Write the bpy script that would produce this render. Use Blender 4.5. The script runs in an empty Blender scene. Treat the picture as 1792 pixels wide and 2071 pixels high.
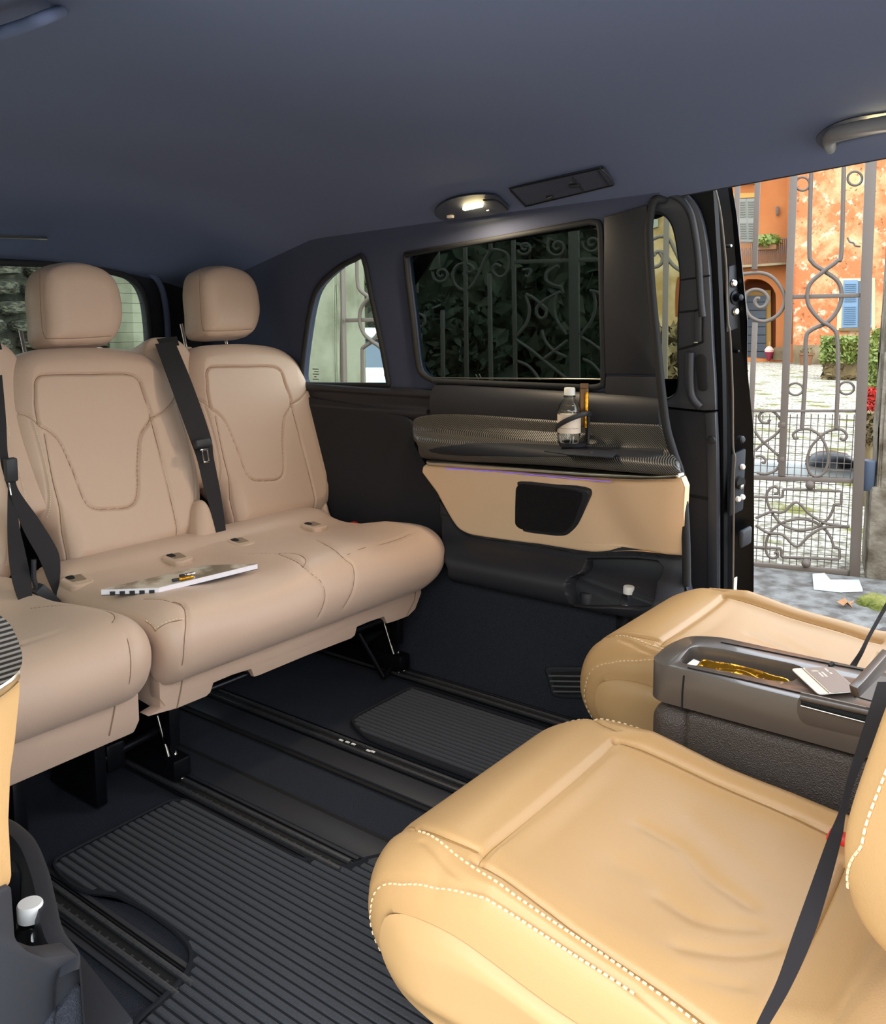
import bpy, bmesh, math, random
import numpy as np
from mathutils import Vector, Matrix
from mathutils.geometry import tessellate_polygon
random.seed(7); RNG = np.random.default_rng(7)
S = bpy.context.scene; COL = S.collection

# ------------------------------------------------------------------ camera
CX, CY, FP = 896.0, 877.0, 1797.0
RM = np.array([[0.6031, -0.0978, 0.7917], [-0.7977, -0.0766, 0.5982], [0.0022, -0.9923, -0.1242]])
_u, _s, _v = np.linalg.svd(RM); RM = _u @ _v
CAM = np.array([0.0, 0.0, 1.10])
cd = bpy.data.cameras.new('camera'); cam = bpy.data.objects.new('camera', cd); COL.objects.link(cam)
M = np.eye(4); M[:3, 0] = RM[:, 0]; M[:3, 1] = -RM[:, 1]; M[:3, 2] = -RM[:, 2]; M[:3, 3] = CAM
cam.matrix_world = Matrix(M.tolist())
cd.sensor_fit = 'HORIZONTAL'; cd.sensor_width = 36.0; cd.lens = 36.0 * FP / 1792.0
cd.shift_y = -(1035.5 - CY) / 1792.0; cd.clip_start = 0.02; cd.clip_end = 300
S.camera = cam
# ------------------------------------------------------------------ sky, sun, exposure
W = bpy.data.worlds.new('overcast_sky'); S.world = W; W.use_nodes = True
nt = W.node_tree; bg = nt.nodes['Background']
tc = nt.nodes.new('ShaderNodeTexCoord'); sx = nt.nodes.new('ShaderNodeSeparateXYZ'); rp = nt.nodes.new('ShaderNodeValToRGB')
nt.links.new(tc.outputs['Generated'], sx.inputs[0]); nt.links.new(sx.outputs['Z'], rp.inputs[0]); nt.links.new(rp.outputs[0], bg.inputs[0])
rp.color_ramp.elements[0].color = (0.90, 0.95, 1.0, 1); rp.color_ramp.elements[1].color = (0.72, 0.85, 1.0, 1)
bg.inputs[1].default_value = 2.2
sl = bpy.data.lights.new('hazy_sun', 'SUN'); sl.energy = 0.35; sl.angle = math.radians(35); sl.color = (1.0, 0.90, 0.76)
so = bpy.data.objects.new('hazy_sun', sl); COL.objects.link(so)
so.rotation_euler = Vector((-0.62, -0.60, 0.62)).to_track_quat('Z', 'Y').to_euler()
S.view_settings.view_transform = 'Standard'; S.view_settings.look = 'None'
S.view_settings.exposure = 1.4; S.view_settings.gamma = 1.0; S.view_settings.use_curve_mapping = False
S.cycles.max_bounces = 10; S.cycles.diffuse_bounces = 5; S.cycles.transparent_max_bounces = 12
S.cycles.transmission_bounces = 8; S.cycles.glossy_bounces = 4
S.cycles.use_denoising = True; S.cycles.sample_clamp_indirect = 8.0; S.cycles.caustics_reflective = False; S.cycles.caustics_refractive = False

# ------------------------------------------------------------------ rays through measured picture points, met with real surfaces
def ray(px, py): return RM @ np.array([(px - CX) / FP, (py - CY) / FP, 1.0])
def on_plane(px, py, p0, n):
    r = ray(px, py); n = np.asarray(n, float)
    return CAM + r * (np.dot(np.asarray(p0, float) - CAM, n) / np.dot(r, n))
def px_x(px, py, x): return on_plane(px, py, (x, 0, 0), (1, 0, 0))
def px_y(px, py, y): return on_plane(px, py, (0, y, 0), (0, 1, 0))
def px_z(px, py, z): return on_plane(px, py, (0, 0, z), (0, 0, 1))

# ------------------------------------------------------------------ materials
def lin(c):
    if isinstance(c, str): c = [int(c[i:i + 2], 16) / 255 for i in (0, 2, 4)]
    return tuple((x / 12.92 if x <= 0.04045 else ((x + 0.055) / 1.055) ** 2.4) for x in c) + (1.0,)
def mat(name, col, rough=0.6, metal=0.0, spec=0.5, bump=None, var=None, coat=0.0, alpha=None, emit=None, sheen=0.0):
    """bump=(kind, scale, strength, dist); var=(scale, colour2, lo, hi)"""
    m = bpy.data.materials.new(name); m.use_nodes = True; n = m.node_tree.nodes; l = m.node_tree.links
    b = n['Principled BSDF']; b.inputs['Base Color'].default_value = lin(col); b.inputs['Roughness'].default_value = rough
    b.inputs['Metallic'].default_value = metal; b.inputs['Specular IOR Level'].default_value = spec
    b.inputs['Coat Weight'].default_value = coat; b.inputs['Sheen Weight'].default_value = sheen
    t = n.new('ShaderNodeTexCoord')
    if var:
        x = n.new('ShaderNodeTexNoise'); x.inputs['Scale'].default_value = var[0]; x.inputs['Detail'].default_value = 6
        l.new(t.outputs['Object'], x.inputs[0]); r = n.new('ShaderNodeValToRGB')
        r.color_ramp.elements[0].position = var[2]; r.color_ramp.elements[1].position = var[3]
        r.color_ramp.elements[0].color = lin(col); r.color_ramp.elements[1].color = lin(var[1])
        l.new(x.outputs[0], r.inputs[0]); l.new(r.outputs[0], b.inputs['Base Color'])
    if bump:
        if bump[0] == 'voronoi':
            x = n.new('ShaderNodeTexVoronoi'); o = x.outputs['Distance']
        else:
            x = n.new('ShaderNodeTexNoise'); x.inputs['Detail'].default_value = 4; o = x.outputs[0]
        x.inputs['Scale'].default_value = bump[1]; l.new(t.outputs['Object'], x.inputs[0])
        bb = n.new('ShaderNodeBump'); bb.inputs['Strength'].default_value = bump[2]; bb.inputs['Distance'].default_value = bump[3]
        l.new(o, bb.inputs['Height']); l.new(bb.outputs[0], b.inputs['Normal'])
    if emit: b.inputs['Emission Color'].default_value = lin(emit[0]); b.inputs['Emission Strength'].default_value = emit[1]
    if alpha is not None: b.inputs['Alpha'].default_value = alpha
    return m
def glass(name, tint, gloss=0.06):
    m = bpy.data.materials.new(name); m.use_nodes = True; n = m.node_tree.nodes; l = m.node_tree.links
    for x in list(n): n.remove(x)
    o = n.new('ShaderNodeOutputMaterial'); mx = n.new('ShaderNodeMixShader'); tr = n.new('ShaderNodeBsdfTransparent')
    g = n.new('ShaderNodeBsdfGlossy'); g.inputs['Roughness'].default_value = 0.02
    tr.inputs[0].default_value = tint + (1,); fr = n.new('ShaderNodeLayerWeight'); fr.inputs[0].default_value = 0.15
    ml = n.new('ShaderNodeMath'); ml.operation = 'MULTIPLY_ADD'; ml.inputs[1].default_value = gloss * 4; ml.inputs[2].default_value = gloss * 0.2
    l.new(fr.outputs['Fresnel'], ml.inputs[0]); l.new(ml.outputs[0], mx.inputs[0]); l.new(tr.outputs[0], mx.inputs[1]); l.new(g.outputs[0], mx.inputs[2])
    l.new(mx.outputs[0], o.inputs[0]); return m

LEA = ('voronoi', 420, 0.10, 0.002)
M_BENCH = mat('bench_leather_cool_lit', 'c8aa94', 0.46, spec=0.4, bump=LEA, sheen=0.1)  # same leather as the front seats; cooler light put into its colour
M_FRONT = mat('front_leather_warm_lit', 'bb9464', 0.42, spec=0.42, bump=LEA)  # the bench's leather again, with warm light put into its colour
M_FRONT2 = mat('front_smooth_warm_lit', 'bc9667', 0.40, spec=0.42, bump=('noise', 60, 0.05, 0.004))
M_PANEL = mat('panel_leather_lit', 'f4d0a8', 0.5, spec=0.35, bump=LEA)  # lightened so the colour carries strong warm light on the right panel
M_PIPE = mat('seam_thread', 'e3cda6', 0.7)
M_SEAM = mat('seam_cord', '8d7560', 0.8)  # darker brown thread along the skirt seams
M_HEAD = mat('headliner_cloth', '68728f', 0.95, spec=0.1, bump=('noise', 900, 0.08, 0.002))
M_BLK = mat('black_plastic', '2b2c31', 0.48, spec=0.4, bump=('noise', 700, 0.06, 0.001))
M_WALL = mat('cabin_wall_cloth', '484d61', 0.8, spec=0.15)
M_AMB = mat('ambient_light', '8a78ff', 0.5, emit=('7a5cff', 0.25))
M_SLAT = mat('vent_slat', '58585c', 0.4, spec=0.5)
M_FIT = mat('roof_fitting', '474c5c', 0.6, spec=0.3)
M_GRIP = mat('grip_grey', '77777b', 0.5, spec=0.4)
M_STITCHLINE2 = mat('front_seam_line', '9c7748', 0.8, spec=0.1)
M_STITCHLINE = mat('seam_line', '8a705b', 0.8, spec=0.1)
M_BLK2 = mat('black_trim_plastic', '24262c', 0.6, spec=0.3, bump=('noise', 700, 0.06, 0.001))
M_DOORTRIM = mat('door_trim_grey', '3a3d45', 0.42, spec=0.5, bump=('noise', 900, 0.06, 0.001))
M_GLOSS = mat('black_paint', '07080b', 0.35, spec=0.22, coat=0.0)
M_RUB = mat('rubber', '2d2e30', 0.7, spec=0.25)
M_METB = mat('black_steel', '14151a', 0.35, metal=0.6)
M_STEEL = mat('brushed_steel', 'a9a59c', 0.3, metal=1.0)
M_CHROME = mat('chrome', 'd8d6d2', 0.12, metal=1.0)
M_ALU = mat('aluminium_trim', 'c8c2b4', 0.28, metal=1.0)
M_RAIL = mat('rail_metal', '47474a', 0.45, metal=0.35, var=(160, '343437', 0.45, 0.7))
M_SLOT = mat('rail_slot', '050506', 0.8)
M_CARP = mat('carpet', '2a2c33', 1.0, spec=0.05, bump=('noise', 600, 0.6, 0.003), var=(500, '3c3e45', 0.4, 0.65))
M_MAT = mat('ribbed_mat', '46474b', 1.0, spec=0.05, bump=('noise', 900, 0.7, 0.003), var=(700, '53555a', 0.4, 0.65))
M_MATE = mat('mat_edge', '26272b', 0.95, spec=0.1)
M_BELT = mat('belt_webbing', '2a2729', 0.75, spec=0.25, bump=('noise', 1500, 0.2, 0.001))
M_CON = mat('console_plastic', '544a43', 0.33, spec=0.5, bump=('noise', 800, 0.03, 0.001))
M_CONG = mat('console_grain', '463c35', 0.45, spec=0.5, bump=('voronoi', 480, 0.5, 0.002))
M_CONT = mat('console_top', '5a514a', 0.28, spec=0.6, coat=0.3)
M_RED = mat('red_plastic', 'd8281c', 0.4)
M_WHITE = mat('white_plastic', 'f2efe9', 0.45)
M_PAPER = mat('paper', 'eeeaf0', 0.7)
M_LABEL = mat('bottle_label', 'f0dfcb', 0.6)
M_GOLD = mat('gold_foil', 'd79a2b', 0.25, metal=0.9, bump=('noise', 40, 0.4, 0.01))
M_GOLDD = mat('brown_foil', '6a5138', 0.35, metal=0.7)
M_PET = glass('bottle_plastic', (0.92, 0.93, 0.93), 0.30)
M_WATER = glass('water', (0.93, 0.94, 0.94), 0.12)
M_LAMP = mat('lamp_diffuser', 'fff0c8', 0.5, emit=('ffe7a8', 18.0))
M_SPK = mat('speaker_mesh', '17181b', 0.55, spec=0.3, bump=('voronoi', 500, 1.0, 0.003))
M_CARD = mat('card_brown', '9a8577', 0.35, spec=0.5)
M_CARDW = mat('card_white', 'f7f2e2', 0.4)
G_QUART = glass('quarter_glass', (0.90, 0.93, 0.90))
G_SIDE = glass('privacy_glass', (0.37, 0.41, 0.43), 0.016)
G_DOOR = glass('door_glass', (0.72, 0.76, 0.69), 0.02)
G_REAR = glass('rear_glass', (0.80, 0.83, 0.80))
def carbon():
    m = mat('carbon_weave', '1d1d1e', 0.38, spec=0.45); n = m.node_tree.nodes; l = m.node_tree.links; b = n['Principled BSDF']
    t = n.new('ShaderNodeTexCoord'); mp = n.new('ShaderNodeMapping'); mp.inputs['Rotation'].default_value = (math.radians(52), 0, 0)
    w = n.new('ShaderNodeTexWave'); w.bands_direction = 'Y'; w.inputs['Scale'].default_value = 75; w.inputs['Distortion'].default_value = 0.0
    l.new(t.outputs['Object'], mp.inputs[0]); l.new(mp.outputs[0], w.inputs[0])
    r = n.new('ShaderNodeValToRGB'); r.color_ramp.elements[0].color = lin('101011'); r.color_ramp.elements[1].color = lin('68645e')
    r.color_ramp.elements[0].position = 0.35; r.color_ramp.elements[1].position = 0.75
    l.new(w.outputs[0], r.inputs[0]); l.new(r.outputs[0], b.inputs['Base Color'])
    bb = n.new('ShaderNodeBump'); bb.inputs['Strength'].default_value = 0.3; bb.inputs['Distance'].default_value = 0.002
    l.new(w.outputs[0], bb.inputs['Height']); l.new(bb.outputs[0], b.inputs['Normal']); return m
M_CARB = carbon()
M_GATE = mat('gate_iron_paint', '564b42', 0.55, spec=0.4, bump=('noise', 40, 0.2, 0.004), var=(25, '574c46', 0.5, 0.75))
M_CONC = mat('weathered_concrete', '736a5d', 0.95, spec=0.1, bump=('noise', 12, 0.8, 0.03), var=(6, '4b4134', 0.45, 0.7))
M_CONCP = mat('pale_concrete', '858773', 0.95, spec=0.1, bump=('noise', 8, 0.3, 0.02), var=(3, '6a6b58', 0.45, 0.7))
M_ROCK = mat('rough_stone', '696858', 0.95, spec=0.1, bump=('noise', 9, 1.0, 0.06), var=(5, '37372f', 0.4, 0.62))
M_ORANGE = mat('orange_plaster', 'a76b3f', 0.9, spec=0.1, bump=('noise', 6, 0.2, 0.02), var=(0.6, '9e6139', 0.4, 0.6))
M_PLINTH = mat('plinth_plaster', '7d6f56', 0.95, spec=0.1, var=(1.2, '64553f', 0.4, 0.6))
M_CREAM = mat('cream_trim', 'a17e47', 0.85, spec=0.1)
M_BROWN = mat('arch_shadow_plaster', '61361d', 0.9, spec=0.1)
M_SHUT = mat('grey_shutter', '6f6f66', 0.7); M_BLUE = mat('blue_shutter', '5b7389', 0.65)
M_WDOOR = mat('slate_door', '434c54', 0.6); M_IRON = mat('balcony_iron', '4a423c', 0.6)
M_OCHRE = mat('ochre_plaster', '948163', 0.9, spec=0.1, bump=('noise', 5, 0.3, 0.02), var=(0.9, '77603a', 0.4, 0.65))
M_BOUNCE = mat('bounce_paving', 'd9d3c8', 0.9, spec=0.1, bump=('noise', 30, 0.3, 0.01), var=(3, 'c6bfb2', 0.4, 0.6))  # for the added bounce surface left of the van
M_SKYBLOCK = mat('sky_block_plaster', 'b9ab93', 0.9, spec=0.1, var=(1.0, 'a3967f', 0.4, 0.6))  # for the added wall that blocks low sky
M_TERRA = mat('terracotta', '6f4a2b', 0.8)
M_LEAF = mat('hedge_leaf', '586825', 0.6, var=(2.5, '737c35', 0.4, 0.6)); M_TWIG = mat('dry_twig', '55472a', 0.9, var=(4, '6a5938', 0.4, 0.6))
M_DLEAF = mat('dark_leaf', '2e3422', 0.8, var=(1.5, '4c4a38', 0.45, 0.65)); M_FLOW = mat('red_petal', 'aa281d', 0.6)
M_CARW = mat('car_white', 'dfe6e6', 0.2, coat=0.6); M_CARG = mat('car_glass', '33424c', 0.05, spec=0.9, metal=0.3)
def stained():
    m = mat('stained_orange_plaster', 'a8633f', 0.92, spec=0.1, bump=('noise', 5, 0.4, 0.03)); n = m.node_tree.nodes; l = m.node_tree.links
    b = n['Principled BSDF']; t = n.new('ShaderNodeTexCoord'); prev = None
    for sc, c1, lo, hi in ((0.7, 'b28c65', 0.47, 0.60), (2.4, 'b7a589', 0.56, 0.64), (6.0, '714728', 0.59, 0.66)):
        x = n.new('ShaderNodeTexNoise'); x.inputs['Scale'].default_value = sc; x.inputs['Detail'].default_value = 9; x.inputs['Roughness'].default_value = 0.65
        l.new(t.outputs['Object'], x.inputs[0]); r = n.new('ShaderNodeMapRange'); r.inputs[1].default_value = lo; r.inputs[2].default_value = hi
        l.new(x.outputs[0], r.inputs[0]); mx = n.new('ShaderNodeMix'); mx.data_type = 'RGBA'; l.new(r.outputs[0], mx.inputs['Factor'])
        if prev: l.new(prev, mx.inputs['A'])
        else: mx.inputs['A'].default_value = lin('a8633f')
        mx.inputs['B'].default_value = lin(c1); prev = mx.outputs['Result']
    l.new(prev, b.inputs['Base Color']); return m
M_STAIN = stained()
def gravel():
    m = mat('pale_gravel', '908a7c', 0.95, spec=0.1); n = m.node_tree.nodes; l = m.node_tree.links; b = n['Principled BSDF']
    t = n.new('ShaderNodeTexCoord'); v = n.new('ShaderNodeTexVoronoi'); v.inputs['Scale'].default_value = 16; l.new(t.outputs['Object'], v.inputs[0])
    r = n.new('ShaderNodeValToRGB'); r.color_ramp.elements[0].color = lin('b3ad9e'); r.color_ramp.elements[1].color = lin('6e6858')
    r.color_ramp.elements[0].position = 0.25; r.color_ramp.elements[1].position = 0.75; l.new(v.outputs['Distance'], r.inputs[0])
    x = n.new('ShaderNodeTexNoise'); x.inputs['Scale'].default_value = 1.6; x.inputs['Detail'].default_value = 8; l.new(t.outputs['Object'], x.inputs[0])
    q = n.new('ShaderNodeMapRange'); q.inputs[1].default_value = 0.56; q.inputs[2].default_value = 0.64; l.new(x.outputs[0], q.inputs[0])
    mx = n.new('ShaderNodeMix'); mx.data_type = 'RGBA'; l.new(q.outputs[0], mx.inputs['Factor']); l.new(r.outputs[0], mx.inputs['A']); mx.inputs['B'].default_value = lin('63612d')
    l.new(mx.outputs['Result'], b.inputs['Base Color'])
    bb = n.new('ShaderNodeBump'); bb.inputs['Strength'].default_value = 0.8; bb.inputs['Distance'].default_value = 0.04; bb.invert = True
    l.new(v.outputs['Distance'], bb.inputs['Height']); l.new(bb.outputs[0], b.inputs['Normal']); return m
M_GRAV = gravel()
M_ASPH = mat('old_asphalt', '726f6b', 0.9, spec=0.15, bump=('noise', 60, 0.6, 0.02), var=(9, '524d48', 0.4, 0.62))
M_MOSS = mat('moss', '585d1b', 0.95, bump=('noise', 30, 1.0, 0.05), var=(8, '736f32', 0.4, 0.6))

# ------------------------------------------------------------------ object helpers
def root_loc(p):
    v = np.zeros(3)
    while p is not None: v += np.array(p.location); p = p.parent
    return v
def props(o, label=None, cat=None, group=None, kind=None):
    if label: o['label'] = label
    if cat: o['category'] = cat
    if group: o['group'] = group
    if kind: o['kind'] = kind
    return o
def thing(name, label, cat, loc, group=None, kind=None):
    o = bpy.data.objects.new(name, None); COL.objects.link(o); o.location = loc; o.empty_display_size = 0.05
    return props(o, label, cat, group, kind)
def mesh(name, V, F, m, parent=None, smooth=True, sharp=None):
    V = np.asarray(V, float) - root_loc(parent)
    me = bpy.data.meshes.new(name)
    if isinstance(F, np.ndarray) and F.ndim == 2:
        k = F.shape[1]; me.vertices.add(len(V)); me.vertices.foreach_set('co', V.ravel())
        me.loops.add(F.size); me.loops.foreach_set('vertex_index', F.ravel().astype(np.int32))
        me.polygons.add(len(F)); me.polygons.foreach_set('loop_start', np.arange(0, F.size, k, dtype=np.int32))
        me.update(calc_edges=True); me.validate()
    else:
        me.from_pydata(V.tolist(), [], [list(map(int, f)) for f in F]); me.validate(); me.update()
    if smooth: me.polygons.foreach_set('use_smooth', np.ones(len(me.polygons), bool))
    if sharp is not None: me.set_sharp_from_angle(angle=math.radians(sharp))
    me.materials.append(m)
    o = bpy.data.objects.new(name, me); COL.objects.link(o)
    if parent is not None: o.parent = parent
    return o
def from_bm(name, bm, m, parent=None, smooth=True, sharp=35):
    bmesh.ops.recalc_face_normals(bm, faces=bm.faces)
    rl = Vector(root_loc(parent)); bmesh.ops.translate(bm, verts=bm.verts, vec=-rl)
    me = bpy.data.meshes.new(name); bm.to_mesh(me); bm.free()
    if smooth:
        me.polygons.foreach_set('use_smooth', np.ones(len(me.polygons), bool)); me.set_sharp_from_angle(angle=math.radians(sharp))
    me.materials.append(m); o = bpy.data.objects.new(name, me); COL.objects.link(o)
    if parent is not None: o.parent = parent
    return o
def add_box(bm, c, size, rot=None, bev=0.0, seg=2):
    r = bmesh.ops.create_cube(bm, size=1.0); vs = r['verts']
    mm = Matrix.Translation(Vector(c)) @ (rot.to_4x4() if rot is not None else Matrix.Identity(4)) @ Matrix.Diagonal(tuple(size) + (1,))
    bmesh.ops.transform(bm, matrix=mm, verts=vs)
    if bev > 0:
        es = list({e for v in vs for e in v.link_edges})
        bmesh.ops.bevel(bm, geom=es, offset=bev, segments=seg, affect='EDGES', profile=0.5)
def box(name, c, size, m, parent=None, rot=None, bev=0.003, seg=2):
    bm = bmesh.new(); add_box(bm, c, size, rot, bev, seg); return from_bm(name, bm, m, parent)
def basis(ax, up=(0, 0, 1)):
    """rotation whose local x runs along ax and whose local z is near up"""
    a = Vector(ax).normalized(); u = Vector(up); y = u.cross(a).normalized(); z = a.cross(y)
    return Matrix((a, y, z)).transposed()
def bar(name, a, b, w, t, m, parent=None, up=(0, 0, 1), bev=0.002):
    a, b = Vector(a), Vector(b)
    return box(name, (a + b) / 2, ((b - a).length, w, t), m, parent, basis(b - a, up), bev)
def cr(P, n=8, closed=False):
    P = np.asarray(P, float); N = len(P); out = []
    rng = range(N) if closed else range(N - 1)
    for i in rng:
        if closed: p0, p1, p2, p3 = P[(i - 1) % N], P[i], P[(i + 1) % N], P[(i + 2) % N]
        else: p0, p1, p2, p3 = P[max(i - 1, 0)], P[i], P[i + 1], P[min(i + 2, N - 1)]
        for k in range(n):
            t = k / n
            out.append(0.5 * ((2 * p1) + (-p0 + p2) * t + (2 * p0 - 5 * p1 + 4 * p2 - p3) * t * t + (-p0 + 3 * p1 - 3 * p2 + p3) * t ** 3))
    if not closed: out.append(P[-1])
    return np.array(out)
def fillet(P, r, n=6):
    P = [np.asarray(p, float) for p in P]; N = len(P); out = []
    for i in range(N):
        a, b, c = P[i - 1], P[i], P[(i + 1) % N]; u = a - b; v = c - b
        lu, lv = np.linalg.norm(u), np.linalg.norm(v); d = min(r, lu * 0.48, lv * 0.48)
        p, q = b + u / lu * d, b + v / lv * d
        for k in range(n + 1):
            t = k / n; out.append((1 - t) ** 2 * p + 2 * t * (1 - t) * b + t * t * q)
    return np.array(out)
def tube_vf(P, r, seg=8, closed=False, flat=None, up=None):
    P = np.asarray(P, float); n = len(P); rr = np.full(n, r) if np.isscalar(r) else np.asarray(r)
    T = np.gradient(P, axis=0) if not closed else np.roll(P, -1, 0) - np.roll(P, 1, 0)
    T /= np.linalg.norm(T, axis=1)[:, None] + 1e-12
    ref = np.array(up if up is not None else ((0, 0, 1) if abs(T[0][2]) < 0.9 else (1, 0, 0)), float)
    V = []; U = ref - T[0] * np.dot(ref, T[0]); U /= np.linalg.norm(U)
    for i in range(n):
        if up is not None: U = ref.copy()
        U = U - T[i] * np.dot(U, T[i]); U /= np.linalg.norm(U) + 1e-12; B = np.cross(T[i], U)
        for k in range(seg):
            a = 2 * math.pi * (k + 0.5) / seg
            fx, fy = (1, 1) if flat is None else flat
            V.append(P[i] + rr[i] * (math.cos(a) * U * fx + math.sin(a) * B * fy))
    F = []
    for i in range(n if closed else n - 1):
        j = (i + 1) % n
        for k in range(seg):
            l = (k + 1) % seg; F.append((i * seg + k, i * seg + l, j * seg + l, j * seg + k))
    if not closed: F.append(tuple(range(seg))[::-1]); F.append(tuple((n - 1) * seg + k for k in range(seg)))
    return V, F
def tube(name, P, r, m, parent=None, seg=8, closed=False, flat=None, up=None):
    V, F = tube_vf(P, r, seg, closed, flat, up); return mesh(name, V, F, m, parent, sharp=50)
def lathe(name, prof, c, m, parent=None, seg=28, axis=(0, 0, 1), tilt=None):
    V = []; F = []
    R = Vector((0, 0, 1)).rotation_difference(Vector(axis)).to_matrix(); n = len(prof)
    for (r, z) in prof:
        for k in range(seg):
            a = 2 * math.pi * k / seg; p = R @ Vector((r * math.cos(a), r * math.sin(a), z)); V.append((c[0] + p.x, c[1] + p.y, c[2] + p.z))
    for i in range(n - 1):
        for k in range(seg):
            l = (k + 1) % seg; F.append((i * seg + k, i * seg + l, (i + 1) * seg + l, (i + 1) * seg + k))
    if prof[0][0] > 1e-5: F.append(tuple(range(seg))[::-1])
    if prof[-1][0] > 1e-5: F.append(tuple((n - 1) * seg + k for k in range(seg)))
    bm = bmesh.new(); vs = [bm.verts.new(v) for v in V]
    for f in F:
        try: bm.faces.new([vs[i] for i in f])
        except ValueError: pass
    bmesh.ops.remove_doubles(bm, verts=bm.verts, dist=1e-6)
    return from_bm(name, bm, m, parent)
def plate(name, outline, depth, m, parent=None, holes=(), bev=0.0, smooth=False):
    """planar polygon (3-D points) with holes, extruded by the vector depth"""
    loops = [[Vector(p) for p in outline]] + [[Vector(p) for p in h] for h in holes]
    tris = tessellate_polygon(loops); P = [p for lp in loops for p in lp]; n = len(P); d = Vector(depth)
    V = P + [p + d for p in P]; F = [tuple(t) for t in tris] + [tuple(i + n for i in reversed(t)) for t in tris]
    o = 0
    for lp in loops:
        k = len(lp)
        for i in range(k): a, b = o + i, o + (i + 1) % k; F.append((a, b, b + n, a + n))
        o += k
    bm = bmesh.new(); vs = [bm.verts.new(v) for v in V]
    for f in F:
        try: bm.faces.new([vs[i] for i in f])
        except ValueError: pass
    bmesh.ops.recalc_face_normals(bm, faces=bm.faces)
    if bev > 0:
        es = [e for e in bm.edges if len(e.link_faces) == 2 and e.calc_face_angle(0) > 0.9]
        bmesh.ops.bevel(bm, geom=es, offset=bev, segments=2, affect='EDGES', profile=0.5, clamp_overlap=True)
    return from_bm(name, bm, m, parent, smooth=bev > 0 or smooth, sharp=40)
def pdist(U, V, L, closed=False):
    L = np.asarray(L, float); A = L if closed else L[:-1]; B = np.roll(L, -1, 0) if closed else L[1:]
    D = np.full(U.shape, 1e9)
    for a, b in zip(A, B):
        dx, dy = b - a; q = dx * dx + dy * dy + 1e-18
        t = np.clip(((U - a[0]) * dx + (V - a[1]) * dy) / q, 0, 1)
        D = np.minimum(D, (U - a[0] - t * dx) ** 2 + (V - a[1] - t * dy) ** 2)
    return np.sqrt(D)
class Sweep:
    """a curved sheet: a profile swept straight along x (profile in y,z) or along y (profile in x,z)"""
    def __init__(s, axis, pts, n=10, flip=False, smooth=True):
        s.ax = axis; Q = cr(pts, n) if smooth and len(pts) > 2 else np.asarray(pts, float)
        s.Q = Q; d = np.r_[0, np.cumsum(np.linalg.norm(np.diff(Q, axis=0), axis=1))]; s.S = d; s.L = d[-1]
        T = np.gradient(Q, axis=0); T /= np.linalg.norm(T, axis=1)[:, None]
        s.T = T; s.f = -1.0 if flip else 1.0
    def pos(s, u, t, h):
        u, t, h = np.broadcast_arrays(u, t, h); c = np.clip(t, 0, s.L)
        a = np.interp(c, s.S, s.Q[:, 0]); b = np.interp(c, s.S, s.Q[:, 1]); ta = np.interp(c, s.S, s.T[:, 0]); tb = np.interp(c, s.S, s.T[:, 1])
        k = np.hypot(ta, tb); ta, tb = ta / k, tb / k; e = t - c; h = h * s.f
        a = a - tb * h + e * ta; b = b + ta * h + e * tb
        return np.stack([u, a, b], -1) if s.ax == 'x' else np.stack([a, u, b], -1)
    def hit(s, px, py, h=0.0):
        r = ray(px, py); i = [1, 2] if s.ax == 'x' else [0, 2]; w = 0 if s.ax == 'x' else 1
        o = CAM[i]; d = r[i]; Q = s.Q + np.c_[-s.T[:, 1], s.T[:, 0]] * s.f * h; inn = []; ext = []; n = len(Q) - 1
        for k in range(n):
            e = Q[k + 1] - Q[k]; det = d[1] * e[0] - d[0] * e[1]
            if abs(det) < 1e-12: continue
            q = Q[k] - o; t = (q[1] * e[0] - q[0] * e[1]) / det; v = (d[0] * -q[1] + d[1] * q[0]) / -det
            if t <= 0: continue
            z = (t, s.S[k] + v * (s.S[k + 1] - s.S[k]))
            if -1e-9 <= v <= 1 + 1e-9: inn.append(z)
            else: ext.append((max(-v, v - 1) * np.hypot(*e), z[0], np.clip(z[1], s.S[0] if k else -9, s.S[-1] if k < n - 1 else 9)))
        b = min(inn) if inn else min(ext)[1:]
        return np.array([CAM[w] + b[0] * r[w], b[1]])
    def hits(s, P, h=0.0): return np.array([s.hit(x, y, h) for x, y in P])
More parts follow.
